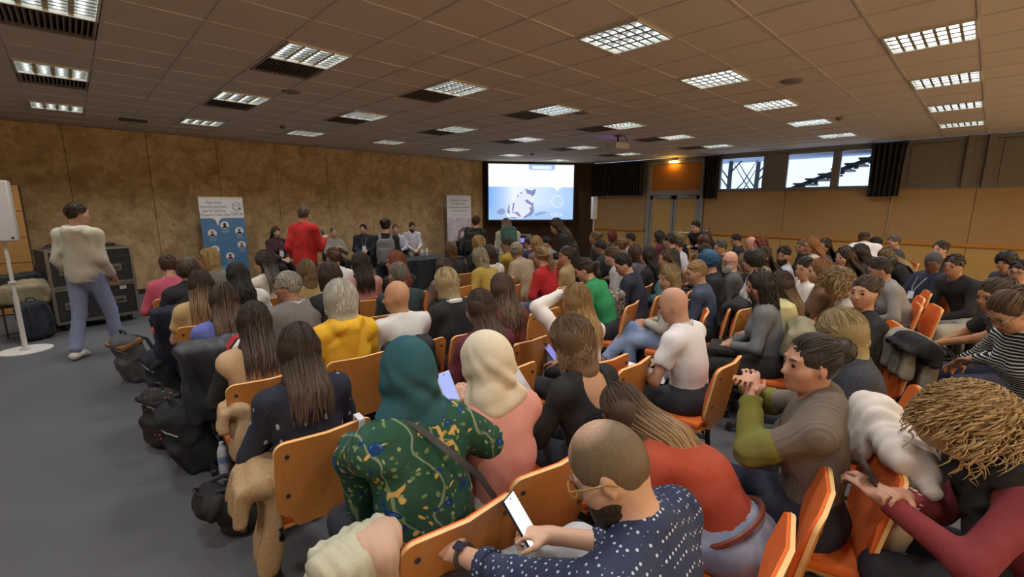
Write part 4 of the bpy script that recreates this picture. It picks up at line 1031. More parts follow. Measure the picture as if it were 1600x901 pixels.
    text('CECA', .16, emit('f2f8ff', 1.05), r, (c0[0], -.006, .06 * Hh), 'logo_text')
    # equipment under the screen
    return r, P0, P1, d, n
def text(s, size, mat, parent, loc, name='lettering', rz=0., align='CENTER', ext=.0008, rot=None):
    cu = bpy.data.curves.new(name, 'FONT'); cu.body = s; cu.size = size; cu.align_x = align; cu.extrude = ext; cu.resolution_u = 3
    o = bpy.data.objects.new(name, cu); COL.objects.link(o); o.parent = parent; o.location = loc; o.rotation_euler = rot if rot else (PI / 2, 0, rz); cu.materials.append(mat)
    me = bpy.data.meshes.new_from_object(o); me.name = name; m2 = bpy.data.objects.new(name, me); COL.objects.link(m2); m2.parent = parent; m2.location = loc; m2.rotation_euler = o.rotation_euler
    bpy.data.objects.remove(o); bpy.data.curves.remove(cu); return m2

def build_banners():
    # banner with portraits
    W, H_ = .80, 1.97
    r = empty('rollup_banner', (2.30, 11.2, 0), 0, 'roll-up banner with speaker portraits on blue, CECA logo at top', 'banner', 'roll-up banners by the stone-look wall')
    def base(r, W, H_):
        MB().box(-W / 2 - .02, W / 2 + .02, -.07, .07, 0, .09, ch=.01).build('base_cassette', plain('b0b0b0', .3, .7), r); MB().tube([(0, .03, .08), (0, .03, H_ - .02)], .01).build('pole', plain('a0a0a0', .3, .8), r, True)
        MB().box(-W / 2, W / 2, -.012, .012, H_ - .025, H_).build('top_bar', plain('b8b8b8', .3, .7), r)
    base(r, W, H_)
    sh = lambda nm, poly, h, y=-.003, t=.002: MB().prism(poly, y - t, y).build(nm, plain(h, .45, var=.03), r)
    w = W / 2; zt = H_ - .025; zs = 1.53
    sh('blue_field', [(-w, .08), (w, .08), (w, zs), (-w, zs)], '4d7ba6', 0, .002)
    pts = [(-w, zt), (-w, zs)] + [(-.22 + .1 * math.sin(a), zs - .10 + .10 * math.cos(a)) for a in np.linspace(0, PI / 2, 6)] + [(-.10, zs - .17)] + [(.02 - .1 * math.sin(a), zs - .10 + .10 * math.cos(a)) for a in np.linspace(PI / 2, 0, 6)] + [(w, zs), (w, zt)]
    sh('white_header', pts, 'e6e6ea', -.003)
    ink = plain('55565c', .6, var=0)
    for i, t in enumerate(('Approche', 'Interdisciplinaire', 'par le Comité', "d'Experts Chat Âgé")): text(t, .072, ink, r, (-.14, -.0065, 1.83 - i * .085))
    text('CECA', .085, ink, r, (.27, -.0065, 1.585))
    MB().tube([(.28 + .085 * math.cos(a), -.007, 1.765 + .085 * math.sin(a)) for a in np.linspace(.4, 2 * PI, 26)], .005, 5).build('logo_ring', ink, r)
    MB().tube([(.28 + x, -.007, 1.765 + z) for x, z in ((-.05, -.03), (-.055, .04), (-.03, .02), (.02, .02), (.045, .05), (.05, -.02), (.02, -.06), (-.02, -.06))], .0045, 5, close=True).build('logo_cat_head', ink, r)
    MB().tube([(.30, -.007, 1.74), (.34, -.007, 1.72), (.33, -.007, 1.69)], .012, 5).build('logo_dog_head', ink, r)
    cols = (('b07a60', '3c3c44'), ('2a2422', '20242c'), ('8a5a48', '2a2430'), ('c09080', 'c08a94'), ('7a4a3c', '7a1e28'), ('9a7050', '6a5a58'))
    for (x, z), (hc_, sc_) in zip(((-.22, 1.22), (.02, 1.38), (.28, 1.25), (-.2, .88), (.06, .72), (.30, .95)), cols):
        p = MB().prism([(x + .08 * math.cos(a), z + .08 * math.sin(a)) for a in np.linspace(0, 2 * PI, 28, endpoint=False)], -.006, -.003).build('portrait', plain('e4e2e4', .5, var=0), r)
        MB().prism([(x + .028 * math.cos(a), z + .018 + .034 * math.sin(a)) for a in np.linspace(0, 2 * PI, 16, endpoint=False)], -.008, -.006).build('face', plain(hc_, .5, var=0), p)
        MB().prism([(x - .05, z - .062), (x + .05, z - .062), (x + .045, z - .03), (x + .015, z - .012), (x - .015, z - .012), (x - .045, z - .03)], -.0075, -.006).build('shoulders', plain(sc_, .5, var=0), p)
        for k in range(3): MB().box(x - .075 + .01 * k, x + .075 - .01 * k, -.0045, -.002, z - .115 - k * .022, z - .105 - k * .022).build('caption_line', plain('8fb0cc', .5, var=0), r)
    for k in range(3): MB().box(-.28, .28, -.0045, -.002, .50 - k * .03, .512 - k * .03).build('caption_line', plain('8fb0cc', .5, var=0), r)
    # banner with a photograph
    W, H_ = .92, 2.12
    r = empty('rollup_banner', (8.62, 11.32, 0), 0, 'roll-up banner with grey headline above a pale pink photo of a woman and cat', 'banner', 'roll-up banners by the stone-look wall')
    base(r, W, H_); w = W / 2; zt = H_ - .025; zs = 1.42
    b = NB('banner_photo'); n = b.noise(b.coord((1, 1, .35)), 5, 5, .6, .6); b.base(b.ramp(n, [(.3, lin('8c94ae')), (.45, lin('b8aebc')), (.6, lin('cfc8d0')), (.75, lin('93788a'))])); bp = b.done(.5)
    MB().prism([(-w, .08), (w, .08), (w, zs), (-w, zs)], -.002, 0).build('photo_print', bp, r)
    sh = lambda nm, poly, h, y=-.003, t=.002: MB().prism(poly, y - t, y).build(nm, plain(h, .45, var=.05), r)
    sh('white_header', [(-w, zt), (-w, zs), (-.28, zs), (-.2, zs - .09), (-.12, zs), (w, zs), (w, zt)], 'd9d7dc')
    sh('printed_hair', [(-.12, .55), (-.1, .8), (0, 1.05), (.15, 1.15), (.3, 1.1), (.4, .9), (.42, .55)], '7a6068'); sh('printed_face', [(.02, .78), (.04, .98), (.12, 1.02), (.2, .95), (.2, .8), (.12, .7)], 'd8bfb8', -.006)
    sh('printed_cat', [(-.3, .3), (-.3, .6), (-.22, .78), (-.1, .72), (-.05, .5), (-.02, .3)], '9a8890', -.006)
    ink = plain('606068', .6, var=0)
    for i, (t, s_) in enumerate((('Découvrir l\'univers', .082), ('du chat senior :', .082), ('Accompagnement médical', .074), ('et comportemental', .074))): text(t, s_, ink, r, (0, -.0065, 1.93 - i * .105))
    for k in range(2): MB().box(-.25, .25, -.0065, -.004, 1.51 - k * .03, 1.518 - k * .03).build('caption_line', plain('b0a8ac', .5, var=0), r)

def speaker_stand(x, y, rz, lab, rb=.24, slim=False):
    r = empty('column_speaker', (x, y, 0), rz, lab, 'speaker', 'white loudspeakers on poles')
    wh = plain('d6d4cf', .4, var=.04); 
    MB().disc((0, 0, 0), rb, .012, 40).disc((0, 0, .012), .05, .03, 24).build('base_plate', wh, r, True)
    MB().tube([(0, 0, .02), (0, 0, .7)], .026, 14).tube([(0, 0, .7), (0, 0, 1.42)], .019, 14).build('pole', wh, r, True)
    MB().box(-.035, .035, -.028, .028, .86, .885, ch=.004).build('clamp', wh, r)
    w = .13 if not slim else .10
    MB().box(-w, w, -.07, .07, 1.37, 2.09, ch=.02).build('cabinet', wh, r, True); g = MB().box(-w + .015, w - .015, -.075, -.068, 1.385, 2.075, ch=.002).build('grille', plain('c4c2be', .6, var=.02), r)
    MB().box(w - .05, w - .025, -.077, -.074, 1.40, 1.425).build('maker_plate', plain('1c1c1c', .4), g)

def backpack(x, y, rz, h, lab, s=1., tilt=-8, straps='1c1c20', pat=None, top=None, seed=0, z=0.):
    def f():
        S = SDF(.014); S.box((0, 0, .22), (.15, .085, .22), None, .08, .02); S.box((0, .085, .15), (.115, .04, .12), None, .035, .02); S.ell((0, 0, .41), (.13, .085, .05), k=.05)
        return S.mesh('body', folds=(.006, 2., seed % 3))
    r = empty('backpack', (x, y, z), rz, lab, 'bag', 'bags on the floor and on seats'); r.scale = (s, s, s); r.rotation_euler = (rad(tilt), 0, rz)
    m = cloth(h, pat); link('body', cached(('bp', seed % 3), f), m, r)
    sm = cloth(straps)
    for q in (-1, 1): MB().tube([(q * .07, -.08, .42), (q * .09, -.13, .36), (q * .10, -.13, .2), (q * .09, -.085, .06)], .014, 6).build('shoulder_strap', sm, r, True)
    MB().tube([(-.05, -.03, .45), (-.03, -.03, .50), (.03, -.03, .50), (.05, -.03, .45)], .009, 6).build('handle', sm, r, True)
    MB().tube([(-.13, .06, .33), (-.08, .088, .37), (.08, .088, .37), (.13, .06, .33)], .005, 5).build('zip', plain('8a8a86', .4), r, True)
    if top: MB().box(-.150, .150, -.088, .092, .37, .415, ch=.02).build('flap', cloth(top), r, True)
    return r
def coat(pos, rz, h, lab, size=(.22, .10, .30), pat=None, seed=0, cat='coat', hood=False, sleeve=True, name='coat', lining=None, vox=.011, fan=False):
    """garment slung over a backrest: front fall, back fall and a roll over the top edge"""
    a, d, L = size; rg = np.random.default_rng(seed); sd = float(seed)
    S = SDF(vox); I = np.eye(3)
    if fan:
        p0 = (a * .75, -d * .3, .035)
        for k, (x, z, rr) in enumerate(((-1.15, -.16, .035), (-.95, -.42, .04), (-.55, -.66, .045), (-.1, -.86, .05), (.35, -1.0, .05), (.8, -1.02, .05), (1.15, -.85, .045))):
            m_ = (a * (.75 + x) * .5, -d * (1.0 + .12 * (k % 2)), L * z * .42); S.path([p0, m_, (a * x, -d * 1.0 + L * abs(z) * .12, L * z)], [.05, .052, rr], .035)
        for k in range(4): S.path([(a * (.2 + .3 * k), d * .5, -.10 - .03 * k), (a * (.3 + .28 * k), 0, .045), (a * (.35 + .26 * k), -d * .9, -.06)], [.04, .045, .04], .03)
        S.ell((a * .9, -d * .3, .02), (.085, .09, .08), k=.05)
    S.cap((-a * .82, -.02, .0), (a * .82, -.02, .0), d * .62, d * .62, .03)
    TX = Rx(rad(9)); S.box((0, -d * .75 - .02 + L * .07, -L * .5), (a, .034, L * .5 + .02), TX @ Ry(.05 * math.sin(sd)), .03, .05)
    if not fan: S.box((a * .35, -d * .75 - .035 + L * .08, -L * .56), (a * .62, .030, L * .54), TX @ Ry(.12 * math.cos(sd)), .028, .04)
    if not fan: S.box((0, d * .45 + .02, -L * .2), (a * .97, .028, L * .22), Rx(rad(8)), .022, .04)
    if sleeve: S.path([(a * .85, -d * .8, -.03), (a * .98, -d * .9, -L * .5), (a * .9, -d * .85, -L * 1.08)], [.055, .05, .042], .03)
    if hood: S.path([(-.1, -d * 1.0, -.03), (-.08, -d * 1.25, -.12), (.0, -d * 1.3, -.16), (.08, -d * 1.25, -.12), (.1, -d, -.03)], [.035, .045, .05, .045, .035], .04)
    def disp(X, Y, Z):
        w = X * (34 + 4 * sd) / (a / .2) + 2.2 * np.sin(Z * 5 + sd) + Y * 6; big = np.sin(w); fine = np.sin(w * 2.3 + Z * 7 + 1.3)
        if fan: return .005 * fine + 0 * (X + Y + Z)
        return .010 * big * np.clip(-Z * 5 + .35, .25, 1.2) + .004 * fine + .006 * np.sin(Z * 21 + X * 9 + sd)
    o = link(name, S.mesh(name, disp=disp), cloth(h, pat)); o.location = pos; o.rotation_euler = (0, 0, rz)
    return tagit(o, lab, cat, 'clothes hung over chair backs')
def phone(pos, rot, lab, lit='c9d2ff', st=1.2, s=1., case='17171b'):
    r = empty('smartphone', pos, 0, lab, 'phone', 'smartphones in hands'); r.rotation_euler = rot; r.scale = (s, s, s)
    MB().box(-.037, .037, -.077, .077, -.0045, .0045, ch=.004).build('case', plain(case, .3), r, True)
    MB().box(-.034, .034, -.074, .074, .0045, .0055).build('display', emit(lit, st) if st else plain('0a0a0c', .15), r)
    MB().tube([(.0, .066, .0055), (.0, .066, .0062)], .003, 8).build('front_camera', plain('060606', .2), r)
    return r
def paper(pos, rot, lab, w=.105, h=.15, n=2):
    r = empty('paper_sheet', pos, 0, lab, 'paper', 'papers on laps'); r.rotation_euler = rot
    for k in range(n): MB().box(-w + .004 * k, w - .006 * k, -h + .01 * k, h, .0015 * k, .0015 * k + .001, Matrix.Rotation(.06 * k, 4, 'Z')).build('sheet', plain('e2e2e4', .6, var=.03), r)
    return r
def bottle(x, y, z=0., lab='clear plastic water bottle standing on the carpet', s=1.):
    r = empty('water_bottle', (x, y, z), 0, lab, 'bottle'); r.scale = (s, s, s)
    b = NB('pet') if 'pet' not in MATS else None
    if b: b.base((.9, .95, 1, 1)); b.b.inputs['Transmission Weight'].default_value = .45; b.b.inputs['IOR'].default_value = 1.2; MATS['pet'] = b.done(.08)
    prof = [(0, .001), (.028, .001), (.032, .01), (.031, .03), (.033, .05), (.031, .07), (.033, .09), (.031, .11), (.033, .13), (.032, .16), (.022, .195), (.013, .205), (.013, .213)]
    V = []; F = []; n = 20
    for rr, z_ in prof: V += [(rr * math.cos(2 * PI * k / n), rr * math.sin(2 * PI * k / n), z_) for k in range(n)]
    for j in range(len(prof) - 1): F += [(j * n + k, j * n + (k + 1) % n, (j + 1) * n + (k + 1) % n, (j + 1) * n + k) for k in range(n)]
    link('bottle_body', mk_mesh('bottle_body', V, F), MATS['pet'], r); MB().disc((0, 0, .208), .015, .02, 16).build('cap', plain('d8dce4', .4), r, True)
    MB().disc((0, 0, .085), .0342, .045, 24).build('paper_label', plain('7a90b4', .5), r, True)
def build_props():
    # flight cases
    r = empty('flight_case', (.60, 9.25, 0), rad(14), 'tall black road case with metal edges and equipment racks, behind walking person', 'flight case')
    M = Matrix.Identity(4); blk = plain('0f0f11', .6); al = plain('9c978c', .35, .8)
    W, D_, H_ = .95, .62, 1.16
    x0, x1, y0, y1 = -W, 0., 0., D_
    MB().box(x0, x1, y0 + .01, y1, .12, .60, ch=.004).build('lower_case', blk, r); MB().box(x0, x1, y0 + .01, y1, .64, H_, ch=.004).build('upper_case', blk, r)
    for z in (.12, .60, .64, H_):
        MB().box(x0 - .01, x1 + .01, y0 - .005, y0 + .03, z - .018, z + .018).box(x1 - .02, x1 + .015, y0, y1, z - .018, z + .018).build('edge_rail', al, r)
    for x in (x0, x1): MB().box(x - .018, x + .018, y0 - .008, y0 + .02, .12, H_).build('corner_rail', al, r)
    MB().box(x1 - .01, x1 + .015, y1 - .03, y1, .12, H_).build('corner_rail', al, r)
    for z in (.36, .86):
        for x in (x0 + .18, x1 - .22):
            h_ = MB().box(x - .08, x + .08, y0 - .004, y0 + .004, z - .055, z + .055, ch=.003).build('handle_plate', plain('8a867c', .35, .7), r); MB().box(x - .05, x + .05, y0 - .022, y0 - .004, z - .012, z + .012, ch=.004).build('handle', plain('3a3832', .4, .6), h_)
    MB().box(x0 + .55, x0 + .66, y0 - .003, y0 + .002, 1.03, 1.12).build('sticker', plain('d4d4d0', .6), r); MB().box(x1 - .2, x1 - .12, y0 - .003, y0 + .002, .52, .57).build('sticker', plain('c8c8c4', .6), r)
    MB().box(x1 - .03, x1 + .005, y0 + .06, y1 - .06, .68, .86).box(x1 - .03, x1 + .006, y0 + .06, y1 - .06, .92, 1.10).build('rack_unit', plain('1c1d20', .3, .5), r)
    MB().box(x1 + .0, x1 + .012, y0 + .05, y1 - .05, .885, .895).build('rack_shelf', plain('8a8a88', .3, .7), r)
    for x in (x0 + .1, x1 - .1):
        for y in (.1, D_ - .1): MB().tube([(x - .02, y, .05), (x + .02, y, .05)], .05, 14).box(x - .03, x + .03, y - .03, y + .03, .08, .13).build('caster', plain('2a2a2a', .5), r, True)
    m = empty('mixer_box', (.28, 9.4, 1.178), rad(14), 'small black device lying on top of the road case', 'device'); MB().box(-.14, .14, -.1, .1, 0, .05, ch=.008).build('housing', plain('121214', .4), m); MB().box(-.12, .12, -.103, -.1, .01, .04).build('front_panel', plain('2c2e33', .3, .4), m)
    # wooden cabinets at the far left
    wd = NB('pale_wood'); n = wd.noise(wd.coord((1, 1, 6)), 4, 5, .6, .5); wd.base(wd.mix(n, lin('a87a40'), lin('bf9154'))); wm = wd.done(.5)
    c = empty('wooden_screen', (-1.45, 11.0, 0), 0, 'tall pale wooden cabinet of stacked panels at far left', 'cabinet')
    MB().box(-1., .88, .02, .5, 0, 2.12).build('carcass', plain('5a4024', .6), c)
    for k in range(5):
        for (a_, b_) in ((-.99, -.06), (-.05, .88)): MB().box(a_, b_, -.0, .02, .02 + k * .42, .02 + k * .42 + .41, ch=.003).build('panel', wm, c)
    speaker_stand(-.62, 8.18, rad(-8), 'white column speaker on a pole with round base, left edge', .25)
    speaker_stand(12.3, 8.95, rad(60), 'slim white column speaker on a pole right of the screen', .2, True)
    # fire alarm, wall conduit, socket
    a_ = empty('fire_alarm', (XW - .05, 5.62, 1.12), 0, 'small red fire alarm box right of the double door', 'fire alarm'); MB().box(-.0, .05, -.05, .05, -.07, .05, ch=.008).build('housing', plain('8a1c1c', .4), a_); MB().box(-.004, 0, -.03, .03, -.04, .02).build('push_plate', plain('c8b8b4', .4), a_)
    t = thing1(MB().tube([(XW - .01, 1.58, 1.06), (XW - .01, 1.56, 2.19)], .016, 8), 'cable_conduit', plain('a08a68', .5), 'thin pale cable conduit on the ochre wall below the black curtain', 'cable', smooth=True)
    # stage table
    tb = empty('stage_table', (5.15, 8.0, 0), rad(-4), 'table under a black cloth in front of the panel', 'table')
    V = []; F = []
    N_ = 56; ring = []
    for k in range(N_):
        s = k / N_ * 4; i = int(s); f_ = s - i; c4 = [(-.55, -.35), (.75, -.35), (.75, .35), (-.55, .35)]; p, q = c4[i], c4[(i + 1) % 4]; ring.append((p[0] + (q[0] - p[0]) * f_, p[1] + (q[1] - p[1]) * f_))
    for j, z in enumerate((.745, .735, .5, .25, .02)):
        for k, (x, y) in enumerate(ring): w_ = .012 * j * math.sin(k * 1.3); V.append((x * (1 + .015 * j) + w_, y * (1 + .02 * j) + w_, z))
    for j in range(4): F += [(j * N_ + k, (j + 1) * N_ + k, (j + 1) * N_ + (k + 1) % N_, j * N_ + (k + 1) % N_) for k in range(N_)]
    F.append(tuple(range(N_))); link('cloth', mk_mesh('cloth', V, F, False), cloth('1c1d22'), tb)
    for x in (-.48, .68):
        for y in (-.28, .28): MB().tube([(x, y, 0), (x, y, .72)], .015, 8).build('leg', plain('3a3a3c', .3, .7), tb)
    lt = empty('panel_side_table', (3.75, 10.0, 0), 0, 'low reddish wooden table between panel speakers', 'table'); MB().box(-.3, .3, -.25, .25, .52, .56, ch=.008).build('table_top', plain('8a3a2a', .4), lt)
    for x in (-.26, .26):
        for y in (-.2, .2): MB().tube([(x, y, 0), (x, y, .52)], .015, 8).build('leg', plain('242424', .4), lt)
    for i, (x, y) in enumerate(((6.15, 9.6), (6.35, 9.7))): bottle(x, y, 0.5, 'water bottle on the low glass-topped stand, %s of two' % ('left' if i == 0 else 'right'), 1.1)
    st = empty('low_stand', (6.25, 9.65, 0), 0, 'low dark stand holding water bottles before the white-shirted speaker', 'table'); MB().box(-.3, .3, -.2, .2, .46, .5, ch=.01).build('table_top', plain('c8c4bc', .3), st); MB().box(-.25, .25, -.15, .15, 0, .46).build('pedestal', plain('1c1c1e', .5), st)
    ls = empty('laptop', (7.6, 7.9, .745), rad(170), 'open laptop with bright screen on the dark desk below the pink banner', 'laptop')
    MB().box(-.17, .17, -.12, .12, 0, .015, ch=.004).build('keyboard_base', plain('55575c', .3, .6), ls); MB().box(-.17, .17, .115, .125, .01, .23, ch=.003).build('lid', plain('3a3c40', .3, .6), ls); MB().box(-.155, .155, .112, .115, .02, .22).build('display', emit('bcd4f4', 1.3), ls)
    dk = empty('control_desk', (7.5, 7.9, 0), 0, 'dark desk below the pink photo banner', 'table'); MB().box(-.6, .6, -.3, .3, .70, .744, ch=.006).build('table_top', plain('202024', .5), dk); MB().box(-.57, .57, -.27, -.24, .05, .7).build('front_panel', plain('121216', .6), dk)
    for x in (-.56, .56): MB().box(x - .02, x + .02, -.26, .26, 0, .7).build('leg', plain('1c1c1e', .5), dk)
    q = empty('video_mixer', (9.6, 9.55, .0), rad(-35), 'equipment rack with glowing purple display under the screen', 'device'); MB().box(-.28, .28, -.2, .2, 0, .95, ch=.01).build('housing', plain('101013', .5), q); MB().box(-.2, .05, -.206, -.2, .74, .86).build('display', emit('7a5ce0', 2.), q); MB().box(.07, .2, -.206, -.2, .74, .86).build('display', emit('dcd8ff', 1.6), q)
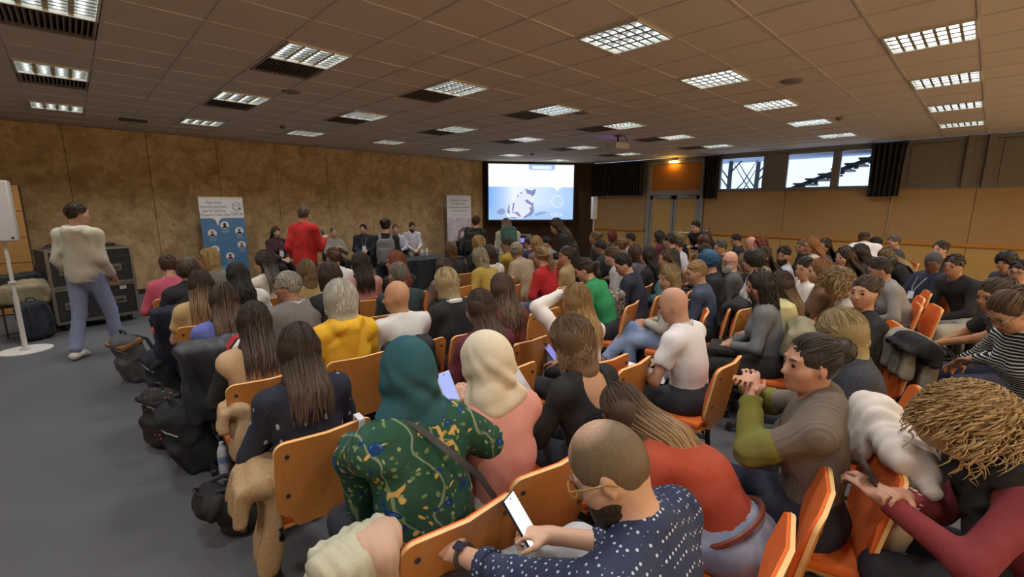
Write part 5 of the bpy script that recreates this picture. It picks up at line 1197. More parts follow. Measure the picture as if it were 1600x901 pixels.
# ------------------------------------------------------------ people of the audience
# key|head x|y|z|turn|lean|head turn|head pitch|arms|hair|colour|tips|top|colour|legs|description
PEOPLE = '''dotman|0.89|0.57|1.17|4|6|24|34|dot|fringe|75624a|c49a7c|shirt:dots|1c2a4a|b9bcc2|balding hair, brown beard and navy shirt with white dots
curly|2.14|-0.05|1.06|10|20|8|40|curly|curly|a07c48|c9a56a|sweater|7a1c26|15182e|curly blond hair, black scarf and burgundy sweater
rust|1.64|0.88|0.98|-2|46|-6|40|down|long|4a3526|a8824e|sweater|a03a1a|6a7a98|long brown hair, rust sweater and jeans, bent forward
taupe|2.07|0.42|1.19|18|4|25|2|taupe|bun|2b2422|-|sweater:ribs|6f6459|1a1c33|dark updo, taupe knitted cardigan and olive sleeves
greenhijab|0.81|1.39|1.21|-4|8|-12|14|greenh|hijab|0e4d57|-|shawl:floral|0c4a33|1c2030|teal headscarf and green flower-embroidered shawl
whitehijab|1.18|1.39|1.16|-6|8|12|16|phone|hijab|d9cdb4|-|sweater|d69486|cfc6b4|cream headscarf and pale pink blouse
blacktop|1.76|1.39|1.13|-6|10|14|22|write|bobwavy|5e4630|8a6c48|lowback|0c0b0d|2a2f3d|wavy brown bob and black low-backed top with pink flower
navydiam|0.7|2.19|1.14|-2|4|-6|8|lap|long|2e1d14|5a3e24|sweater:diamonds|121a30|20232c|long dark hair and navy sweater with white motifs
bald_T|2.84|1.39|1.16|2|10|20|18|write|bald|a88a70|-|tee|e6e4e6|30323a|shaved head and white t-shirt
pink|0.7|6.19|1.16|0|10|5|10|lap|short|4a3224|-|sweater|c8566c|22252e|short brown hair and pink sweater
blackjkt|0.76|5.39|1.17|0|10|-5|10|lap|curlyshort|4c3826|-|jacket|111114|20232c|short curly brown hair and black jacket
blondprof|1.08|6.19|1.2|-10|2|70|0|lap|bob|a3854f|c4a468|sweater:tweed|77746c|22252e|blond shoulder-length hair and grey speckled sweater, turned left
blackhair|1.06|4.85|1.15|4|12|10|15|lap|wavylong|0f0e10|-|sweater|dcdad6|2a2f3d|long wavy black hair and white top
yellowtan|0.72|4.59|1.14|-8|2|20|4|lap|long|3a271b|a07c48|tee|c9ab74|20232c|long dark hair with blond ends and tan short-sleeved top
lav|0.73|3.79|1.13|-4|4|-10|6|lap|long|3f2a1c|6e5034|shirt|6875c4|20232c|long brown hair and lavender-blue shirt
whitehoodie|1.45|5.39|1.19|8|4|60|8|lap|long|2a1b14|4a3224|hoodie|e0d9c8|20232c|long dark hair and white hoodie, looking left
greyman|1.17|3.79|1.17|8|8|50|8|lap|short|a8a49a|-|jacket|7e7976|30323a|short grey hair, glasses, white lanyard and grey jacket
beigevest|0.72|2.99|1.12|-4|2|-14|4|lap|long|2c1d15|4a3020|vest|c8a67e|15161b|long straight dark hair and beige vest over black
greensw|1.6|4.59|1.16|0|4|10|5|lap|bob|6e5438|8e7048|sweater:yoke|3f5a34|20232c|light brown hair and green sweater with tan yoke
dbr|1.51|3.79|1.22|0|4|0|6|lap|bob|35261c|-|sweater|16161a|20232c|dark brown bob and black sweater, behind silver-haired person
whitetop|2.2|5.39|1.19|10|6|10|10|lap|short|56331f|-|shirt|dcdad4|20232c|short auburn hair and white shirt
mauve|2.16|4.59|1.2|-4|2|0|4|lap|long|281a17|-|sweater|b98484|20232c|long dark hair and mauve pink top
yellowhoodie|1.25|2.99|1.18|-4|2|6|6|lap|bobbig|b9b5a6|d8d4c8|hoodie|ecb61e|30323a|silver wavy hair and bright yellow hoodie
ginger|2.58|4.59|1.18|8|2|55|4|lap|long|8a4b26|-|sweater:floraldark|1c181a|20232c|ginger hair and black patterned top, looking left
greysh|2.15|3.79|1.16|0|4|10|4|lap|short|827c70|-|sweater|1c3436|20232c|short grey hair and dark teal sweater
baldwhite|1.68|2.99|1.14|-2|4|55|4|lap|bald|b8875f|-|shirt|dcd9d6|20232c|bald head and white shirt, looking left
taupelong|3.23|4.59|1.06|2|4|5|8|lap|wavylong|49362a|6a4c34|sweater|7a6a5c|20232c|long wavy brown hair and taupe sweater
blondbob|2.13|2.99|1.19|0|6|10|14|lap|bob|a89468|cdbd92|sweater:collar|121215|20232c|ash blond bob and black sweater with white collar
maroon|1.82|2.19|1.16|-4|4|6|10|lap|long|3b261c|5a3a28|sweater|5a1226|30323a|straight reddish brown hair and maroon sweater
curlybrown|2.3|2.51|1.18|-2|4|0|6|lap|wavylong|4a3424|6e4f30|sweater|6e2a22|2a2f3d|long curly brown hair and dark red top
mustard|3.66|4.42|1.18|6|24|10|10|lap|bob|8d8168|a89a78|shirt|a88f3c|30323a|grey-blond bob and mustard shirt, leaning forward
bobwhite|4.07|4.7|1.17|0|4|0|6|lap|bob|3c2a22|-|shirt|dcdad4|20232c|dark brown bob and white shirt
bobblack|3.95|5.42|1.17|0|4|5|6|lap|bob|5e4228|-|sweater|0f0f12|20232c|light brown bob and black sweater in front of stage
wavyblond|4.74|5.74|1.2|10|2|60|4|lap|bobwavy|a88448|c8a868|jacket|17171b|20232c|wavy blond bob and dark jacket, looking left
glassesman|4.93|5.24|1.2|14|2|50|6|lap|short|3a2b24|-|sweater|a98a1e|20232c|short dark hair, glasses and mustard sweater
beige|4.61|4.7|1.16|4|16|-5|14|lap|curlyshort|958a74|-|jacket|a8977c|30323a|fluffy grey hair and beige coat
navy|5.55|5.36|1.2|4|4|10|8|lap|fringe|4a3a2c|-|sweater|1a1e40|20232c|thinning brown hair and navy sweater
blondfar|5.28|4.94|1.24|4|4|-10|6|lap|long|a88450|-|sweater|7a5a50|20232c|long strawberry blond hair beside navy sweater
grey|6.21|5.55|1.13|14|4|40|8|lap|short|16131a|-|shirt|8a8c92|20232c|short black hair and light grey shirt
redsw|4.21|3.84|1.17|6|14|-10|8|lap|pony|8a7048|a88a58|sweater|b8141c|48587c|blond ponytail and bright red sweater
tanbun|4.59|3.77|1.18|24|0|35|0|lap|bun|4e3a2c|-|shirt|b09a68|20232c|hair pulled back, glasses and tan shirt, looking left
wavywhite|2.4|1.87|1.17|-6|4|2|6|raisedL|wavylong|8e6c3e|c4a264|shirt|e2dcd8|30323a|long wavy blond hair and white shirt, hand on head
greenpony|3.8|2.86|1.15|14|22|20|26|lap|pony|33231b|-|sweater|1c8a50|20232c|dark ponytail and bright green sweater
darkgreen|6.13|4.31|1.17|14|10|15|14|lap|short|2c211c|-|jacket|16302a|20232c|short dark hair and dark green jacket
clipfar|6.91|4.99|1.22|14|4|15|6|lap|bun|7a6040|-|sweater|20242c|20232c|light hair pinned up in back rows
redfar|8.0|5.36|1.2|14|4|10|6|lap|bob|6a2414|-|sweater|2a1c20|20232c|red hair in back row near speaker pole
bunfar|6.06|3.91|1.2|10|4|5|6|lap|bun|7a5434|-|sweater|a08058|20232c|chestnut bun and tan top
darkman|7.49|4.61|1.2|16|4|40|6|lap|short|2a201c|-|shirt|c8c0b8|20232c|short dark hair and pale shirt, looking left
greytank|5.9|3.55|1.13|10|4|5|6|lap|bob|4a2e20|-|tee|56585c|20232c|auburn bob and grey sleeveless top
ltgrey|4.86|3.25|1.17|14|18|20|22|lap|pony|5a4834|-|sweater|b2aea8|20232c|light brown ponytail and pale grey sweater
blacknavy|4.46|2.81|1.15|14|14|35|26|lap|short|100e10|-|sweater|141830|20232c|short black hair and navy sweater over white collar
longdark|5.39|3.04|1.18|10|4|5|4|lap|long|251a15|-|sweater|15151a|20232c|long dark brown hair and black top, middle rows
teal|5.02|2.59|1.19|16|4|60|4|lap|long|4a3626|6a5036|sweater|4a7a80|20232c|long brown hair and teal top, looking left
maroon2|8.12|4.37|1.22|14|4|10|6|lap|long|2c1a18|-|sweater|641422|20232c|long dark hair and maroon sweater near door
whiteshirt|7.41|3.65|1.17|10|10|20|10|lap|short|4a3a2c|-|shirt|d8dae2|20232c|short brown hair and white shirt near door
whiteneigh|6.88|3.51|1.26|10|4|10|6|lap|short|2c201c|-|sweater|2a2a30|20232c|dark hair beside white shirt near door
doorblond|9.08|4.41|1.16|10|4|10|6|lap|bob|a89058|-|jacket|16161a|20232c|blond bob and black jacket near door
jeansbob|3.97|2.01|1.15|22|8|45|12|cross|bob|8a7448|b09a64|sweater|b4b0a2|6f88b4|blond bob, pale grey sweater and crossed jeans
denim|4.49|1.98|1.15|14|8|30|14|lap|short|a88a58|-|shirt|3c4a62|20232c|short blond hair and denim blue shirt
aub|7.92|3.42|1.2|14|6|10|6|lap|curlyshort|5a2c1a|-|sweater|48202a|20232c|curly auburn hair and dark plum top
br|6.45|2.76|1.18|14|4|10|6|lap|bob|2e221e|-|sweater|2a1a22|20232c|dark brown bob and dark plum scarf
greysuit|7.36|2.89|1.17|18|6|45|10|lap|short|5e5c5c|-|jacket|17181d|20232c|short grey hair and black suit jacket
teen|9.23|3.34|1.16|18|6|50|16|lap|short|2a1e1a|-|jacket|14151b|20232c|dark short hair and black suit, against yellow wall
baldpink|8.68|2.89|1.18|14|4|30|8|lap|bald|c48a6c|-|shirt|d0c8b4|20232c|bald head and cream shirt against yellow wall
redhead|7.96|2.5|1.19|14|4|20|8|lap|bob|7a2a16|-|sweater|2c2024|20232c|bright red hair beside bald person in cream
blue|5.06|2.11|1.2|18|8|15|16|lap|curlyshort|1c5c86|-|sweater|17181d|20232c|bright blue hair and black sweater
baldbeard|5.68|2.1|1.18|20|4|50|6|lap|bald|cc947a|-|sweater|55565a|20232c|bald head, glasses, white beard and grey sweater
lblond|6.16|2.1|1.1|10|4|5|8|lap|long|7a6442|a48a5c|sweater|1b1b20|20232c|long dark blond hair and black top
beanie|5.24|1.7|1.23|10|4|5|6|lap|curlyshort|18130f|-|shirt|d4cfc8|20232c|short black hair and white top, middle rows
brl|5.96|1.83|1.22|30|4|60|4|lap|long|3c2b20|-|sweater|9a8a70|20232c|round face with brown hair, looking back left
beard|6.91|1.87|1.18|22|4|55|6|lap|short|0f0c0c|-|shirt|b4b8c4|20232c|black hair, dark beard and light grey shirt
pony|8.2|1.97|1.19|24|8|40|8|lap|pony|6e5434|-|jacket|121318|20232c|light brown ponytail and black jacket
orangefar|7.77|1.75|1.25|20|4|20|6|lap|long|a06a34|-|shirt|c8bcae|20232c|long copper hair near yellow wall
dwavy|8.47|1.73|1.19|24|4|55|2|lap|wavylong|2c1c16|-|sweater:floraldark|1c3c42|20232c|wavy dark hair and teal patterned top
blackwhite|5.58|1.29|1.17|26|8|50|6|lap|pony|0f0d0e|-|sweater|dad6ce|20232c|smooth black hair and white sweater, profile left
copper|5.03|1.04|1.21|14|4|10|6|lap|wavylong|8a5a34|-|sweater|6a4a30|20232c|long wavy copper hair behind white sweater
curlygrey|3.9|1.2|1.19|16|6|20|12|lap|curlylong|1c1413|-|sweater|6c6e72|101014|long curly black hair and grey sweater
creampuffer|4.34|1.18|1.14|16|4|25|12|lap|long|3a261a|8e6c34|puffer|d0c690|101014|long brown hair and cream padded coat
curlyl|4.65|0.83|1.16|20|14|10|30|lap|curly|7a6038|a88a58|sweater|c8bfae|3a5070|big light brown curls and cream sweater
dl|6.62|1.14|1.22|14|4|30|8|lap|long|30211c|-|sweater|2e3440|20232c|long dark hair and slate sweater, right rows
dl2|7.67|1.16|1.19|14|4|5|8|lap|long|2a1c1a|-|sweater|141418|20232c|long dark hair and black sweater, right rows
mask|9.39|1.22|1.2|24|10|50|18|lap|short|17110f|-|jacket|1a1a20|20232c|dark hair and white face mask
greyfar|10.3|1.1|1.2|20|4|20|8|lap|short|6c6862|-|jacket|3a3a40|20232c|short grey hair by yellow wall
blkback|8.0|0.91|1.16|20|34|40|30|lap|long|7c6440|a08450|jacket|101116|20232c|long dark blond hair, leaning in black jacket
hat|5.84|0.69|1.16|16|20|10|20|lap|bun|2e231c|-|sweater|8a8886|30323a|brown updo and grey sweater, leaning forward
bun|4.06|0.55|1.2|34|2|36|2|gest|bun|38271c|-|sweater|0f0f13|1c2030|brown updo, black sweater and blue lanyard, smiling
beanie2|7.37|0.4|1.17|40|-6|30|14|lap|beanie|1a1d24|-|hoodie|1a2440|15161c|dark knitted beanie and navy hoodie
bunback|8.56|0.41|1.22|24|4|50|2|lap|bun|171214|-|sweater|2a2a33|20232c|black hair knot behind knitted beanie
mandark|6.74|0.2|1.2|46|24|20|10|knees|short|2e1f17|-|sweater|121319|a8a8a4|short dark hair, black sweater and light grey trousers
blackbun|7.96|-0.2|1.16|40|14|20|22|phone|curlyshort|0c0a0c|-|sweater|3c3c44|20232c|curly black hair, holding phone at right edge
glr|7.3|-0.29|1.1|30|6|30|12|lap|short|2e231c|-|shirt|a8a49a|20232c|glasses and receding hair at right edge
tee|4.84|-0.1|1.17|26|22|20|18|knees|bun|3a2a20|-|tee|101116|1a1c3a|dark hair knot, black t-shirt and navy trousers
striped|3.83|-0.15|1.24|30|14|15|40|phonelow|bun|4a3424|-|sweater:stripes|c6c8c4|26262c|brown hair, glasses and black-white striped sweater
bluntblond|2.94|0.48|1.13|16|10|12|20|lap|bobbig|9a865a|c4b284|jacket:fur|1a2238|20232c|thick ash blond bob and dark fur-collared coat'''
SKIN = ['b98a6e', 'c2957a', 'a87a60', 'bf8f72']
SKINS = dict(dotman='c59a7e', bald_T='b98c70', baldwhite='b5875f', baldpink='c8907a', baldbeard='c8957e', beanie2='6a4632', taupe='bb8a70', tee='a9794f', blackhair='8a6248', blacktop='b98c68', greenhijab='b08462', brl='c79c80', blackwhite='b98a68')
FEM = dict(dotman=False, navy=False, beige=True, beanie=True, blackjkt=True, curlyl=True, pink=True, whitetop=True)
CHX = dict(whitehijab=(.07, 0), curly=(-.02, 0))
ROOT = dict(rust=(1.72, .50, 9, 50, .50))
WT = dict(dotman=((.70, 1.04, .77), (.98, .84, .78)), greenhijab=((.746, 1.80, .80), (1.13, 1.50, .93)), whitehijab=((1.15, 1.58, .93), (1.30, 1.66, .72)), taupe=((2.05, .62, 1.01), (2.12, .66, 1.02)),
          curly=((1.90, .13, .83), (1.98, .08, .82)), striped=((4.36, .08, .72), (4.42, .02, .72)), tee=((5.08, .26, .64), (5.14, .22, .63)), wavywhite=((2.42, 2.0, 1.22), None))
def solve(px, py, pz, rz, lean, yaw, pitch, arms, fem, legs, lod):
    tl = .5
    for _ in range(3):
        J = pose(lean, yaw, pitch, arms, tl, fem, legs); tl = min(.60, max(.40, tl + (pz - J['head'][2]) / max(.45, math.cos(rad(lean)))))
    tl = round(tl, 3)
    if lod == 2: lean = round(lean / 6) * 6; yaw = round(yaw / 15) * 15; pitch = round(pitch / 8) * 8; tl = round(tl * 50) / 50
    J = pose(lean, yaw, pitch, arms, tl, fem, legs); h = Rz(rad(rz)) @ J['head']
    return px - h[0], py - h[1], tl

def strip(name, pts, nrm, wd, mat, parent, th=.003):
    """flat strap following points"""
    V = []; n = len(pts); pts = [np.array(p, float) for p in pts]
    for i in range(n):
        t = nv(pts[min(i + 1, n - 1)] - pts[max(i - 1, 0)]); N = nv(nrm[i] if isinstance(nrm, list) else nrm); b = nv(np.cross(t, N))
        V += [pts[i] - b * wd, pts[i] + b * wd, pts[i] + b * wd + N * th, pts[i] - b * wd + N * th]
    F = []
    for i in range(n - 1):
        for k in range(4): F.append((4 * i + k, 4 * i + (k + 1) % 4, 4 * i + 4 + (k + 1) % 4, 4 * i + 4 + k))
    F += [(0, 3, 2, 1), (4 * n - 4, 4 * n - 3, 4 * n - 2, 4 * n - 1)]
    return MB().add(V, F).build(name, mat, parent, True)

def build_audience():
    out = {}
    for ln in PEOPLE.strip().split('\n'):
        f = ln.split('|'); key = f[0]; x, y, z, rz, lean, yaw, pitch = map(float, f[1:8]); arms, hs, hc, tip, top, tc, lc, desc = f[8:16]
        dist = math.hypot(x, y); lod = 0 if dist < 3.05 else (1 if dist < 5.6 else 2)
        fem = FEM.get(key); fem = (hs not in ('short', 'bald', 'fringe', 'beanie')) if fem is None else fem
        legs = 'sit'
        if key in ('jeansbob',): legs = 'crossed'
        if key == 'dotman': legs = 'ankle'
        X, Y, tl = solve(x, y, z, rz, lean, yaw, pitch, arms, fem, legs, lod)
        if key in ROOT: X, Y, rz, lean, tl = ROOT[key]
        if key in WT:
            d_ = ARMS[arms]; arms = tuple(tuple(np.round(Rz(-rad(rz)) @ (np.array(q) - np.array([X, Y, .53])), 3)) if q else d_[i] for i, q in enumerate(WT[key]))
            if key == 'wavywhite': ARMS['w2'] = arms; arms = 'raisedL'; ARMS['raisedL'] = ARMS['w2']
        seed = sum(map(ord, key)) % 7
        bare = {'dotman': .55}.get(key, 0)
        r, J = person(key, (X, Y, 0), rz, lean, yaw, pitch, arms, hs, hc, None if tip == '-' else tip, top, tc, lc, legs, lod, fem, SKINS.get(key, SKIN[seed % 4]),
                      'person with ' + desc, 'people seated in the audience', tl=tl, seed=seed, bare=bare, curl=70 if key in ('dotman',) else 38)
        dx, dy = CHX.get(key, (0, 0))
        if key != 'curly':
            chair(X + dx, Y + dy, rad(rz), 'orange padded plywood chair under the person with ' + ' '.join(desc.split()[:7]).rstrip(',').removesuffix(' and').removesuffix(','))
        out[key] = (r, J, X, Y, rad(rz))
    return out

def extras(P):
    def loc(key, p):   # local point of a person -> world
        r, J, X, Y, rz = P[key]; q = Rz(rz) @ np.array(p, float); return (q[0] + X, q[1] + Y, q[2])
    for k, h in (('greyman', '2a2a2c'), ('dotman', 'a8802c'), ('tanbun', '3a2c2c'), ('striped', '2c2424'), ('baldbeard', '1c1a1a'), ('glr', '2a2422'), ('glassesman', '3a3230')): glasses(P[k][1], P[k][0], h)
    beard(P['dotman'][1], P['dotman'][0], '3a2a20', 0); beard(P['beard'][1], P['beard'][0], '141010', 1); beard(P['baldbeard'][1], P['baldbeard'][0], 'd0ccc4', 1)
    for k in ('greyman', 'whitehijab', 'greensw', 'beanie2', 'bald_T'): lanyard(P[k][1], P[k][0])
    lanyard(P['bun'][1], P['bun'][0], '2a2890', False); 
    J = P['mask'][1]; c, R = J['head'], J['R']; S = SDF(.009); S.ell(c + R @ np.array([0, .072, -.05]), (.052, .036, .048), R); link('face_mask', S.mesh('face_mask'), cloth('dcdcdc'), P['mask'][0])
    # navy shirt: cuff, watch
    r, J = P['dotman'][:2]; d = nv(J['WL'] - J['EL'])
    W = J['WL'] - d * .035; t1 = nv(np.cross(d, [0, 0, 1])); t2 = np.cross(d, t1)
    w = MB().tube([W + (t1 * math.cos(a) + t2 * math.sin(a)) * .033 for a in np.linspace(0, 2 * PI, 20, endpoint=False)], .008, 6, close=True).build('watch_strap', plain('2a1a18', .5), r, True)
    n = nv(np.array([-.3, -.5, 1.])); n = nv(n - d * (n @ d)); M = Matrix(np.stack([nv(np.cross(n, d)), d, n], 1).tolist()).to_4x4(); M.translation = Vector(W + n * .038)
    MB().box(-.014, .014, -.018, .018, -.004, .005, M, .003).build('watch_face', plain('1c1c3a', .15), w)
    q = J['EL'] + (J['WL'] - J['EL']) * .45
    MB().tube([q - d * .02, q + d * .012], [.050, .049], 14).build('cuff', cloth('1c2a4a', 'dots'), r, True)
    ph = loc('dotman', J['WR'] + np.array([-.045, .085, .035])); phone(ph, (rad(52), rad(8), rad(24)), 'smartphone with blank white display held above grey trousers', 'f4f6ff', 1.5, 1.12)
    # teal and cream headscarf people share a phone
    J = P['greenhijab'][1]; ph = loc('greenhijab', J['WR'] + np.array([-.01, .08, .07])); phone(ph, (rad(62), rad(0), rad(8)), 'smartphone with lilac display held up between the two headscarves', 'aab4f0', 1.1, 1.1, 'd8d8e0')
    r, J = P['greenhijab'][:2]; u, f, rr = J['u'], J['f'], J['r']; n = J['neck']
    strip('bag_strap', [n + rr * -.06 + f * .09 + u * .0, n - rr * .075 - f * .055 + u * .045, n + rr * .02 - f * .165 - u * .08, n + rr * .12 - f * .19 - u * .20, n + rr * .2 - f * .16 - u * .33], [f, -f + u, -f, -f, -f], .011, plain('2c2a30', .35), r, .005)
    # pink flower and folder at the black low-backed top
    r, J = P['blacktop'][:2]; S = SDF(.005); c = J['neck'] - J['u'] * .165 + J['r'] * .06 - J['f'] * .13
    for a in np.linspace(0, 2 * PI, 7, endpoint=False):
        for q, z in ((.026, 0), (.012, .014)): S.ell(c + J['r'] * q * math.cos(a) + J['u'] * q * math.sin(a) - J['f'] * z, (.014, .010, .014), k=.004)
    link('cloth_flower', S.mesh('cloth_flower'), plain('d2547c', .7), r)
    paper(loc('blacktop', (-.16, .36, .80)), (rad(62), rad(-12), rad(28)), 'white notebook held upright beside black low-backed top', .11, .15, 3)
    paper(loc('bald_T', (-.02, .34, .64)), (rad(8), 0, rad(20)), 'white sheets on the knees of person in white t-shirt', .12, .16, 3)
    thing1(MB().tube([(-.07, 0, 0), (.07, .01, .0)], .005, 8), 'pen', plain('1c1c22', .3), 'dark pen on the white sheets beside the white t-shirt', 'pen', None, loc('bald_T', (-.04, .30, .662)), (0, 0, rad(60)), True)
    # taupe cardigan: olive forearms
    r, J = P['taupe'][:2]
    for sd in 'LR':
        S = SDF(.009); S.cap(J['S' + sd] + (J['E' + sd] - J['S' + sd]) * .72, J['E' + sd], .066, .062, .02); S.cap(J['E' + sd], J['E' + sd] + (J['W' + sd] - J['E' + sd]) * .93, .058, .044, .02, flat=1)
        link('sleeve', S.mesh('sleeve', folds=(.003, 3, 1)), cloth('6a6a1e'), r)
    # burgundy sweater: black scarf, bracelet, phone
    r, J = P['curly'][:2]; n = J['neck']; S = SDF(.010); u, f, rr = J['u'], J['f'], J['r']
    S.path([n + u * .03 + (rr * math.cos(a) * .095 + f * math.sin(a) * .09) for a in np.linspace(0, 2 * PI, 12)], .05, .04)
    S.path([n - rr * .06 + f * .09, n - rr * .07 + f * .13 - u * .2, n - rr * .05 + f * .15 - u * .42], [.05, .05, .045], .03, X=rr, sx=1.4); S.path([n + rr * .05 + f * .09, n + rr * .04 + f * .14 - u * .25], [.05, .045], .03, X=rr, sx=1.3)
    link('scarf', S.mesh('scarf', folds=(.007, 2.5, 1)), cloth('0d0d10'), r)
    d = nv(J['WR'] - J['ER']); W = J['WR'] - d * .03; t1 = nv(np.cross(d, [0, 0, 1])); t2 = np.cross(d, t1); mb = MB()
    for off in (0, .014):
        for a in np.linspace(0, 2 * PI, 14, endpoint=False):
            bm = bmesh.new(); bmesh.ops.create_icosphere(bm, subdivisions=1, radius=.0062); bm.verts.index_update(); c = W - d * off + (t1 * math.cos(a) + t2 * math.sin(a)) * .035
            mb.add([v.co[:] for v in bm.verts], [[v.index for v in q.verts] for q in bm.faces], Matrix.Translation(Vector(c))); bm.free()
    mb.build('bead_bracelet', plain('d8d0c4', .2), r, True)
    phone(loc('curly', (J['WL'] + J['WR']) / 2 + np.array([-.0, .06, .05])), (rad(55), 0, rad(10)), 'dark smartphone in the hands of person in burgundy sweater', '000000', 0, 1.)
    # belt for the rust sweater
    r, J = P['rust'][:2]; sd_ = nv(J['mid'] - J['hip']); fd_ = np.array([0, sd_[2], -sd_[1]]); c = J['hip'] + (J['mid'] - J['hip']) * .34; mb = MB(); mb.tube([c + J['r'] * math.cos(a) * .166 + fd_ * math.sin(a) * .140 for a in np.linspace(0, 2 * PI, 32, endpoint=False)], .011, 6, close=True); mb.build('belt', plain('6a2a14', .4), r, True)
    r, J = P['beigevest'][:2]
    for sd in 'LR':
        S = SDF(.011); arm(S, J, sd, .012, flat=1, upto=.93); link('sleeve', S.mesh('sleeve', folds=(.003, 3, 1)), cloth('101013'), r)
    # phones of others
    for k, lab, col, st in (('striped', 'dark smartphone held by person in striped sweater', '000000', 0), ('blackbun', 'dark smartphone held at the right edge by curly black-haired person', '000000', 0), ('wavywhite', 'smartphone with violet display on lap of person in white shirt', '8a84d8', 1.0)):
        J = P[k][1]; phone(loc(k, (J['WL'] * (k != 'wavywhite') + J['WR'] * (1 + (k == 'wavywhite'))) / 2 + np.array([0, .09, .045])), (rad(40), 0, P[k][4] + rad(8)), lab, col, st)
    # white collar wedge and lanyard ribbon hanging on the chair of the navy sweater person
    X, Y = P['navydiam'][2:4]
    MB().box(-.014, .014, -.003, .003, -.22, .0, ch=.001).box(-.014, .014, 0, .055, -.003, .003).box(-.014, .014, .052, .056, -.2, 0).build('lanyard', cloth('dcdce2'), None)
    o = bpy.data.objects['lanyard'] if 'lanyard' in bpy.data.objects and bpy.data.objects['lanyard'].parent is None else [o for o in COL.objects if o.name.startswith('lanyard') and o.parent is None][-1]
    o.location = (X + .13, Y - .292, .876); o.rotation_euler = (rad(8), 0, 0); tagit(o, 'white lanyard ribbon hung over the chair behind the navy sweater', 'lanyard')

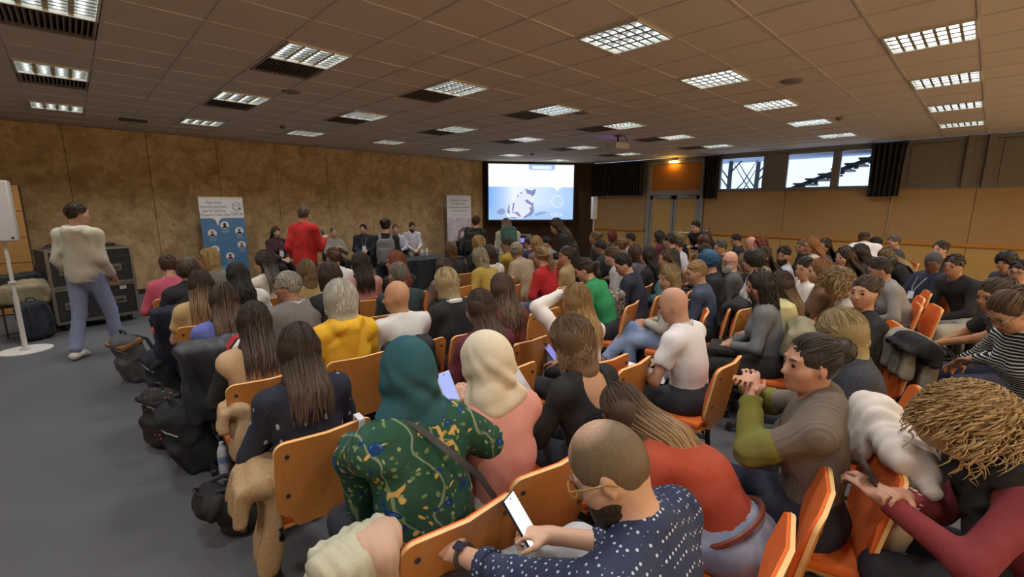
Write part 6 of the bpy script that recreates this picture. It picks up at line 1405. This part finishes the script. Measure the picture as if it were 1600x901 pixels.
def others():
    g2, g3 = 'panel speakers seated by the stone-look wall', 'people standing in the hall'
    def sit(key, x, y, z, rz, lean, yaw, pitch, arms, hs, hc, top, tc, lc, desc, tip=None, fem=None, legs='sit', lod=2):
        f_ = (hs not in ('short', 'bald', 'fringe')) if fem is None else fem
        X, Y, tl = solve(x, y, z, rz, lean, yaw, pitch, arms, f_, legs, lod)
        r, J = person(key, (X, Y, 0), rz, lean, yaw, pitch, arms, hs, hc, tip, top, tc, lc, legs, lod, f_, 'c2957a', desc, g2, tl=tl, seed=sum(map(ord, key)) % 7)
        return r, J, X, Y
    panel = []
    a = sit('maroonj', 3.10, 10.5, 1.22, 195, 2, -10, 4, 'lap', 'long', '4a3424', 'jacket', '3a1826', '101014', 'panel speaker in maroon jacket with white lanyard, leftmost on stage'); lanyard(a[1], a[0]); panel.append(a[2:] + (195, 'maroon jacket'))
    a = sit('greylady', 4.33, 10.45, 1.15, 175, 0, 0, 4, 'chest', 'short', '7c766c', 'jacket', '8a8a7c', '101014', 'panel speaker with short grey hair and pale grey jacket', fem=True); lanyard(a[1], a[0], badge=True); panel.append(a[2:] + (175, 'pale grey jacket'))
    a = sit('navysuit', 5.03, 10.4, 1.22, 150, 0, -14, 2, 'hug', 'short', '3a2418', 'jacket', '14182a', '101014', 'panel speaker in dark navy suit over white shirt', legs='crossed'); lanyard(a[1], a[0], 'dcdce0'); panel.append(a[2:] + (150, 'navy suit'))
    a = sit('hiddenp', 5.92, 10.45, 1.19, 160, 0, 0, 4, 'lap', 'short', '6a5038', 'shirt', 'b8bccc', '20242c', 'panel speaker in pale blue shirt half hidden behind grey backpack'); panel.append(a[2:] + (160, 'pale blue shirt'))
    a = sit('whites', 6.42, 10.45, 1.26, 165, 2, 8, 14, 'lap', 'short', '3c2c22', 'shirt', 'd0cdda', '6a685c', 'panel speaker in white shirt with folded hands and grey-green trousers'); panel.append(a[2:] + (165, 'white shirt')); beard(a[1], a[0], '3a2a20', 2)
    a = sit('redhairst', 7.60, 9.6, 1.1, 170, 0, 0, 6, 'lap', 'long', '3a1a14', 'jacket', '2a2426', '101014', 'seated person with long dark red hair below the pink banner'); panel.append(a[2:] + (170, 'long dark red hair'))
    a = sit('leftblk', -.30, 10.1, 1.05, 20, 14, 20, 10, 'lap', 'short', '2a1e18', 'sweater', '0f0f12', '15151a', 'person in black seated behind the walking person in white hoodie', fem=False); panel.append(a[2:] + (20, 'black sweater at far left'))
    for X, Y, rz, nm in panel:
        c = empty('panel_chair', (X, Y, 0), rad(rz), 'black upholstered stage chair of the person in ' + nm, 'chair', 'black chairs of the panel'); m = plain('121214', .6)
        MB().box(-.23, .23, -.18, .26, .40, .47, ch=.02).build('seat', m, c, True); MB().box(-.22, .22, -.27, -.21, .45, .86, ch=.02).build('backrest', m, c, True)
        for x in (-.2, .2):
            for y in (-.18, .2): MB().tube([(x, y, 0), (x, y, .42)], .012, 8).build('leg', plain('8a8a8a', .3, .7), c)
    def stand(key, x, y, top_z, rz, lean, yaw, pitch, arms, hs, hc, top, tc, lc, desc, tip=None, legs='stand', fem=None, s=None, lod=1, **kw):
        f_ = (hs not in ('short', 'bald', 'fringe')) if fem is None else fem
        J = pose(lean, yaw, pitch, arms, .52, f_, legs); s_ = s or top_z / (J['head'][2] + .118)
        h = Rz(rad(rz)) @ J['head'] * s_
        return person(key, (x - h[0], y - h[1], 0), rz, lean, yaw, pitch, arms, hs, hc, tip, top, tc, lc, legs, lod, f_, 'c2957a', desc, g3, s=s_, tl=.52, seed=sum(map(ord, key)) % 7, **kw)
    stand('hood', .06, 7.32, 1.82, -38, -1, -42, 2, 'pocket', 'short', '3c2618', 'hoodie', 'cdc7b4', '8d99bb', 'person walking in cream hoodie, blue jeans and white sneakers', legs='walk', shoe='d8d6d0')
    stand('redj', 2.62, 7.4, 1.78, -62, 2, 8, 4, 'mic', 'short', '6a5a48', 'jacket', 'c41a14', '1c2030', 'person standing in bright red jacket holding a microphone'); 
    r, J = stand('pack', 3.50, 6.45, 1.60, -30, 2, -30, 6, 'mic', 'bun', '221815', 'sweater', '0e0e11', '1c2438', 'person standing in black wearing a grey backpack'); wear_pack(r, J, '6e6e74', 'grey')
    r, J = stand('bpack', 5.34, 6.5, 1.62, -55, 4, -10, 2, 'mic', 'short', '4a2c20', 'sweater', '0e0e10', '15151a', 'person standing in black with a black backpack before the pink banner', fem=True); wear_pack(r, J, '141416', 'black')
    r, J = stand('beige', 5.62, 6.0, 1.45, -40, 30, 20, 30, 'bend', 'long', '6a4a38', 'hoodie', 'b0a890', '2a2c34', 'person bending in beige hooded coat with a green backpack', s=.98); wear_pack(r, J, '1f4a3a', 'green')
    stand('leather', 5.28, 4.52, 1.6, 30, 22, 20, 28, 'bend', 'long', '3a2a22', 'jacket', '1a1615', '1c1c20', 'person standing in black leather jacket with pale fur collar, head bowed', s=.98)
    stand('bendblk', 8.6, 3.88, 1.4, 75, 42, 0, 10, 'bend', 'short', '16120f', 'jacket', '24262a', '1c1c20', 'person in dark jacket bending over by the double door', s=.98)
    stand('bendwht', 9.3, 1.38, 1.4, -70, 60, 0, 16, 'bend', 'bun', '5a3a28', 'shirt', 'dad8d8', '2a2c34', 'person in white shirt bending far forward by the ochre wall', s=1.0)
    thing1(MB().tube([(0, 0, 0), (0, .02, .15)], [.012, .010], 10).tube([(0, .02, .15), (0, .027, .2)], [.022, .020], 12), 'microphone', plain('151517', .4), 'black handheld microphone of person in red jacket', 'microphone', None, (2.98, 7.56, 1.22), (rad(-20), 0, 0), True)
def wear_pack(r, J, h, nm):
    u, f, rr = J['u'], J['f'], J['r']; S = SDF(.014); c = J['neck'] - u * .27 - f * .21; R = np.stack([rr, f, u], 1)
    S.box(c, (.145, .08, .22), R, .07, .02); S.box(c - f * .08 - u * .06, (.11, .04, .12), R, .035, .02)
    root = link('backpack', S.mesh('backpack', folds=(.005, 2, 1)), cloth(h)); root.matrix_world = r.matrix_basis.copy(); tagit(root, nm + ' backpack worn by a standing person in %s' % {'grey': 'black beside the panel', 'black': 'black before the pink banner', 'green': 'a beige coat'}[nm], 'bag', 'bags worn by standing people')
    for s in (-1, 1): strip('shoulder_strap', [c + f * .05 + rr * s * .08 + u * .17, J['neck'] - f * .11 + rr * s * .09 - u * .02, J['neck'] + rr * s * .1 + u * .025, J['neck'] + rr * s * .11 + f * .12 - u * .10], [-f, -f + u, u, f], .022, cloth(h), root, .012)

def clutter(P):
    at = lambda k: P[k][2:4]
    # free-standing extra chairs the photograph shows empty
    for x, y, rz, lab in ((1.33, .52, 8, 'empty orange chair right of the dotted navy shirt, bottom edge'), (2.42, 1.38 + .26, 3, 'empty orange chair left of the white t-shirt'), (1.25, 4.00 - .1, 0, None), (1.92, 3.85, 0, 'empty orange chair right of silver-haired yellow hoodie, one row ahead'), (1.75, 4.62, 0, None), (2.35, 4.65, 0, 'empty orange chair in front of the grey-haired teal sweater'),
                          (1.98, 1.78 + .64, 0, 'empty orange chair beside the reddish brown straight hair'), (4.45, 2.30, -5, 'empty orange chair behind navy sweater over white collar, left one'), (4.9, 2.28, -5, 'empty orange chair in front of crossed jeans, right one'),
                          (4.62, 1.72, -5, 'empty orange chair behind denim shirt, leftmost of three'), (5.05, 1.68, -5, 'empty orange chair behind denim shirt, middle of three'), (5.5, 1.62, -5, 'empty orange chair behind denim shirt, rightmost of three'),
                          (2.85, 4.0, 0, 'empty orange chair left of the mustard shirt'), (4.55, 4.1, 0, 'empty orange chair in front of red sweater'), (6.4, .62, 12, 'empty orange chair, nearest of the right row seen end-on'), (5.9, .60, 12, 'empty orange chair, second of the right row seen end-on'), (6.9, .60, 12, 'empty orange chair, last of the right row seen end-on'),
                          (3.1, 3.0, 0, 'empty orange chair behind red sweater')):
        if lab: chair(x, y, rad(rz), lab)
    W = Vector
    # bags along the aisle
    backpack(.36, 6.0, rad(110), '55565a', 'grey rolltop backpack with tan leather top on the aisle floor', 1.15, -18, '3a3a3e', None, '8a5e2c', 1)
    backpack(.50, 5.15, rad(95), '151a28', 'dark navy backpack leaning at the aisle, behind grey one', 1.1, -14, seed=2)
    backpack(.34, 4.18, rad(110), '1c1a1c', 'black backpack with pink hearts on the aisle floor', .98, -6, pat='hearts', top='1c1a1c', seed=0)
    backpack(.50, 3.66, rad(100), '11141f', 'dark blue bag with white emblem leaning next to a water bottle', 1.15, -22, seed=1)
    backpack(.62, 2.75, rad(90), '0c0d10', 'black bag beneath the nearest left chair', .9, -50, seed=2)
    backpack(4.75, .86, rad(40), '16181e', 'dark backpack on the floor behind the ash blond bob', 1.1, -10, seed=0); backpack(4.35, .18, rad(60), '14161c', 'black backpack on the floor under the beige coat', 1.1, -14, seed=1)
    backpack(*at('striped')[:1], at('striped')[1] + .0, 0, '2c2e2a', 'x', .01) if False else None
    b = backpack(P['striped'][2] - .14, P['striped'][3] + .34, P['striped'][4] + rad(90), '34362f', 'grey-green backpack lying on the lap of striped sweater person', .85, -80, seed=2, z=.60)
    backpack(-.50, 8.75, rad(30), '15202e', 'dark blue backpack on the floor beside the white speaker pole', 1.15, -12, seed=0)
    bottle(.545, 3.42)
    # coats on chairs
    X, Y = at('lav'); coat((X - .12, Y - .22, .90), 0, '161b2c', 'thick navy down jacket over the chair behind lavender shirt', (.22, .09, .52), 'shine', 1)
    jk = [o for o in COL.objects if o.get('label', '').startswith('thick navy down')][0]
    strip('red_band', [(.0, -.13, -.06), (.08, -.10, .03), (.16, -.07, .062), (.25, -.05, .03)], (0, -.5, .8), .016, cloth('b01c28'), jk, .01); strip('white_band', [(.03, -.155, -.08), (.11, -.125, .012), (.18, -.095, .045), (.26, -.075, .015)], (0, -.6, .8), .014, cloth('e4e2e0'), jk, .01)
    X, Y = at('blackjkt'); coat((X - .16, Y - .2, .88), rad(5), '161c36', 'navy coat with cream lining over the second aisle chair', (.2, .07, .6), None, 2)
    X, Y = at('beigevest'); coat((X - .2, Y - .17, .72), rad(80), 'b89a74', 'beige scarf hanging beside the beige vest person', (.09, .05, .3), None, 3, 'scarf', sleeve=False, name='scarf')
    X, Y = at('navydiam'); coat((X - .26, Y - .02, .66), rad(80), 'b08c58', 'tan teddy fleece jacket hanging beside the nearest left chair', (.14, .08, .42), 'fleece', 0, sleeve=False, name='fleece_jacket')
    coat((.455, 1.15, .87), rad(10), 'b9b7a0', 'pale green, pink and white checked scarf at bottom left', (.10, .07, .36), None, 1, 'scarf', name='scarf', sleeve=False)
    coat((.53, 1.13, .87), rad(-10), 'caa892', 'pale pink blanket scarf beside the green checked scarf', (.045, .06, .34), None, 4, 'scarf', name='scarf', sleeve=False)
    chair(.50, 1.0, rad(4), 'orange chair under the checked scarf at bottom left') if False else None
    X, Y = at('taupe'); coat((X + .16, Y - .17, .90), rad(22), 'd8d0c8', 'cream coat draped over the chair behind the taupe cardigan', (.20, .10, .44), None, 1, sleeve=False, fan=True)
    X, Y = at('bluntblond'); 
    X, Y = at('curlygrey'); coat((X + .02, Y - .20, .88), rad(16), 'a39a74', 'olive beige jacket with fur hood behind curly black hair', (.22, .10, .48), 'fur', 2, hood=True)
    X, Y = at('bun'); coat((X + .10, Y - .24, .88), rad(30), '8f887b', 'taupe wool coat over the chair behind the smiling person', (.21, .09, .55), None, 4, sleeve=False); coat((X - .05, Y - .27, .89), rad(30), '111115', 'black scarf bundled on the taupe wool coat', (.15, .10, .10), None, 3, 'scarf', sleeve=False, name='scarf')
    X, Y = at('redsw'); 
    coat((4.05, 2.72, .88), rad(10), '6a6460', 'black and cream patterned scarf coat on the chair beside green sweater', (.17, .08, .5), 'lace', 3)
    coat((1.98, 3.05, .86), 0, '5e1430', 'maroon quilted jacket over chair right of the bald white shirt', (.2, .1, .34), None, 2)
    X, Y = at('baldwhite'); coat((X - .12, Y - .2, .86), 0, '14161f', 'dark navy jacket over the chair behind the bald white shirt', (.16, .08, .4), None, 1)
    X, Y = at('denim'); coat((X + .1, Y - .22, .86), rad(10), '15161b', 'black jacket over chair behind the denim shirt', (.2, .09, .5), None, 0)
    coat((1.60, .98, .62), 0, 'a89c84', 'crumpled beige cloth beside the pink blouse, low on the chair', (.10, .08, .22), None, 2, 'cloth', name='beige_cloth', sleeve=False)
    # heap of coats on chairs at far left
    for x, lab in ((-.75, 'dark chair buried under coats, farther left'), (-.25, 'dark chair buried under coats, by the wall')): 
        r = empty('coat_chair', (x, 9.3 + (x + .75) * .6, 0), rad(30), lab, 'chair', 'chairs heaped with coats'); MB().box(-.22, .22, -.2, .22, .42, .46, ch=.015).build('seat', plain('4a3020', .5), r); MB().box(-.21, .21, -.24, -.2, .5, .85, ch=.015).build('backrest', plain('18181a', .5), r)
        for q in (-.19, .19):
            for y in (-.18, .18): MB().tube([(q, y, 0), (q, y, .43)], .012, 8).build('leg', plain('1a1a1a', .4), r)
    coat((-.75, 9.25, .80), rad(20), '14141a', 'black coat on top of the coat heap at far left', (.34, .12, .14), None, 0); coat((-.70, 9.12, .70), rad(12), '9c8f72', 'khaki coat in the middle of the coat heap at far left', (.32, .14, .2), None, 2)
    coat((-.42, 9.2, .60), rad(10), '7c3a30', 'red and green checked scarf in the coat heap', (.16, .1, .12), 'floraldark', 1, 'scarf', sleeve=False, name='scarf'); coat((-.18, 9.35, .62), rad(10), '6e6e68', 'grey jacket with orange edge at right end of the coat heap', (.18, .1, .16), None, 3)
    sh = thing1(MB().box(-.13, .13, -.04, .04, 0, .07, ch=.02), 'spare_shoe', plain('b0a888', .6), 'pale shoe lying on the floor by the seated person in black', 'shoe', None, (.14, 9.55, 0), (0, 0, rad(-30)), True)
    # small bag and shoes under the curly black hair chair
    hb = empty('handbag', (3.95, 1.62, 0), rad(20), 'small black handbag with metal chain on the floor', 'bag'); MB().box(-.12, .12, -.05, .05, 0, .17, ch=.03).build('body', cloth('121214', 'shine'), hb, True); MB().tube([(-.1, -.055, .16), (-.06, -.09, .05), (.02, -.1, .02), (.08, -.08, .08), (.1, -.055, .16)], .005, 6).build('chain', plain('b8b4a8', .3, .9), hb, True)
    # black messenger bag on the lap of the curly black haired person
    X, Y, rz = P['curlygrey'][2:5]; lb = empty('lap_bag', tuple(np.array([X, Y, .615]) + Rz(rz) @ np.array([0, .33, 0])), rz, 'flat black bag with white print lying on lap beneath grey sleeves', 'bag'); MB().box(-.16, .16, -.11, .11, 0, .05, ch=.02).build('body', cloth('101012'), lb, True)
    MB().box(-.08, -.05, -.06, -.03, .05, .052).box(-.03, .0, -.07, -.02, .05, .052).box(.015, .03, -.06, -.02, .05, .052).build('print', plain('d8d8d8', .5), lb)

build_room(); build_ceiling(); build_props(); build_screen(); build_banners()
P = build_audience(); extras(P); others(); clutter(P)
print('SCRIPT DONE', round(time.time() - T0, 1), 's; objects', len(bpy.data.objects), 'tris', sum(sum(len(p.vertices) - 2 for p in m.polygons) if len(m.polygons) < 500 else len(m.polygons) * 2 for m in bpy.data.meshes))
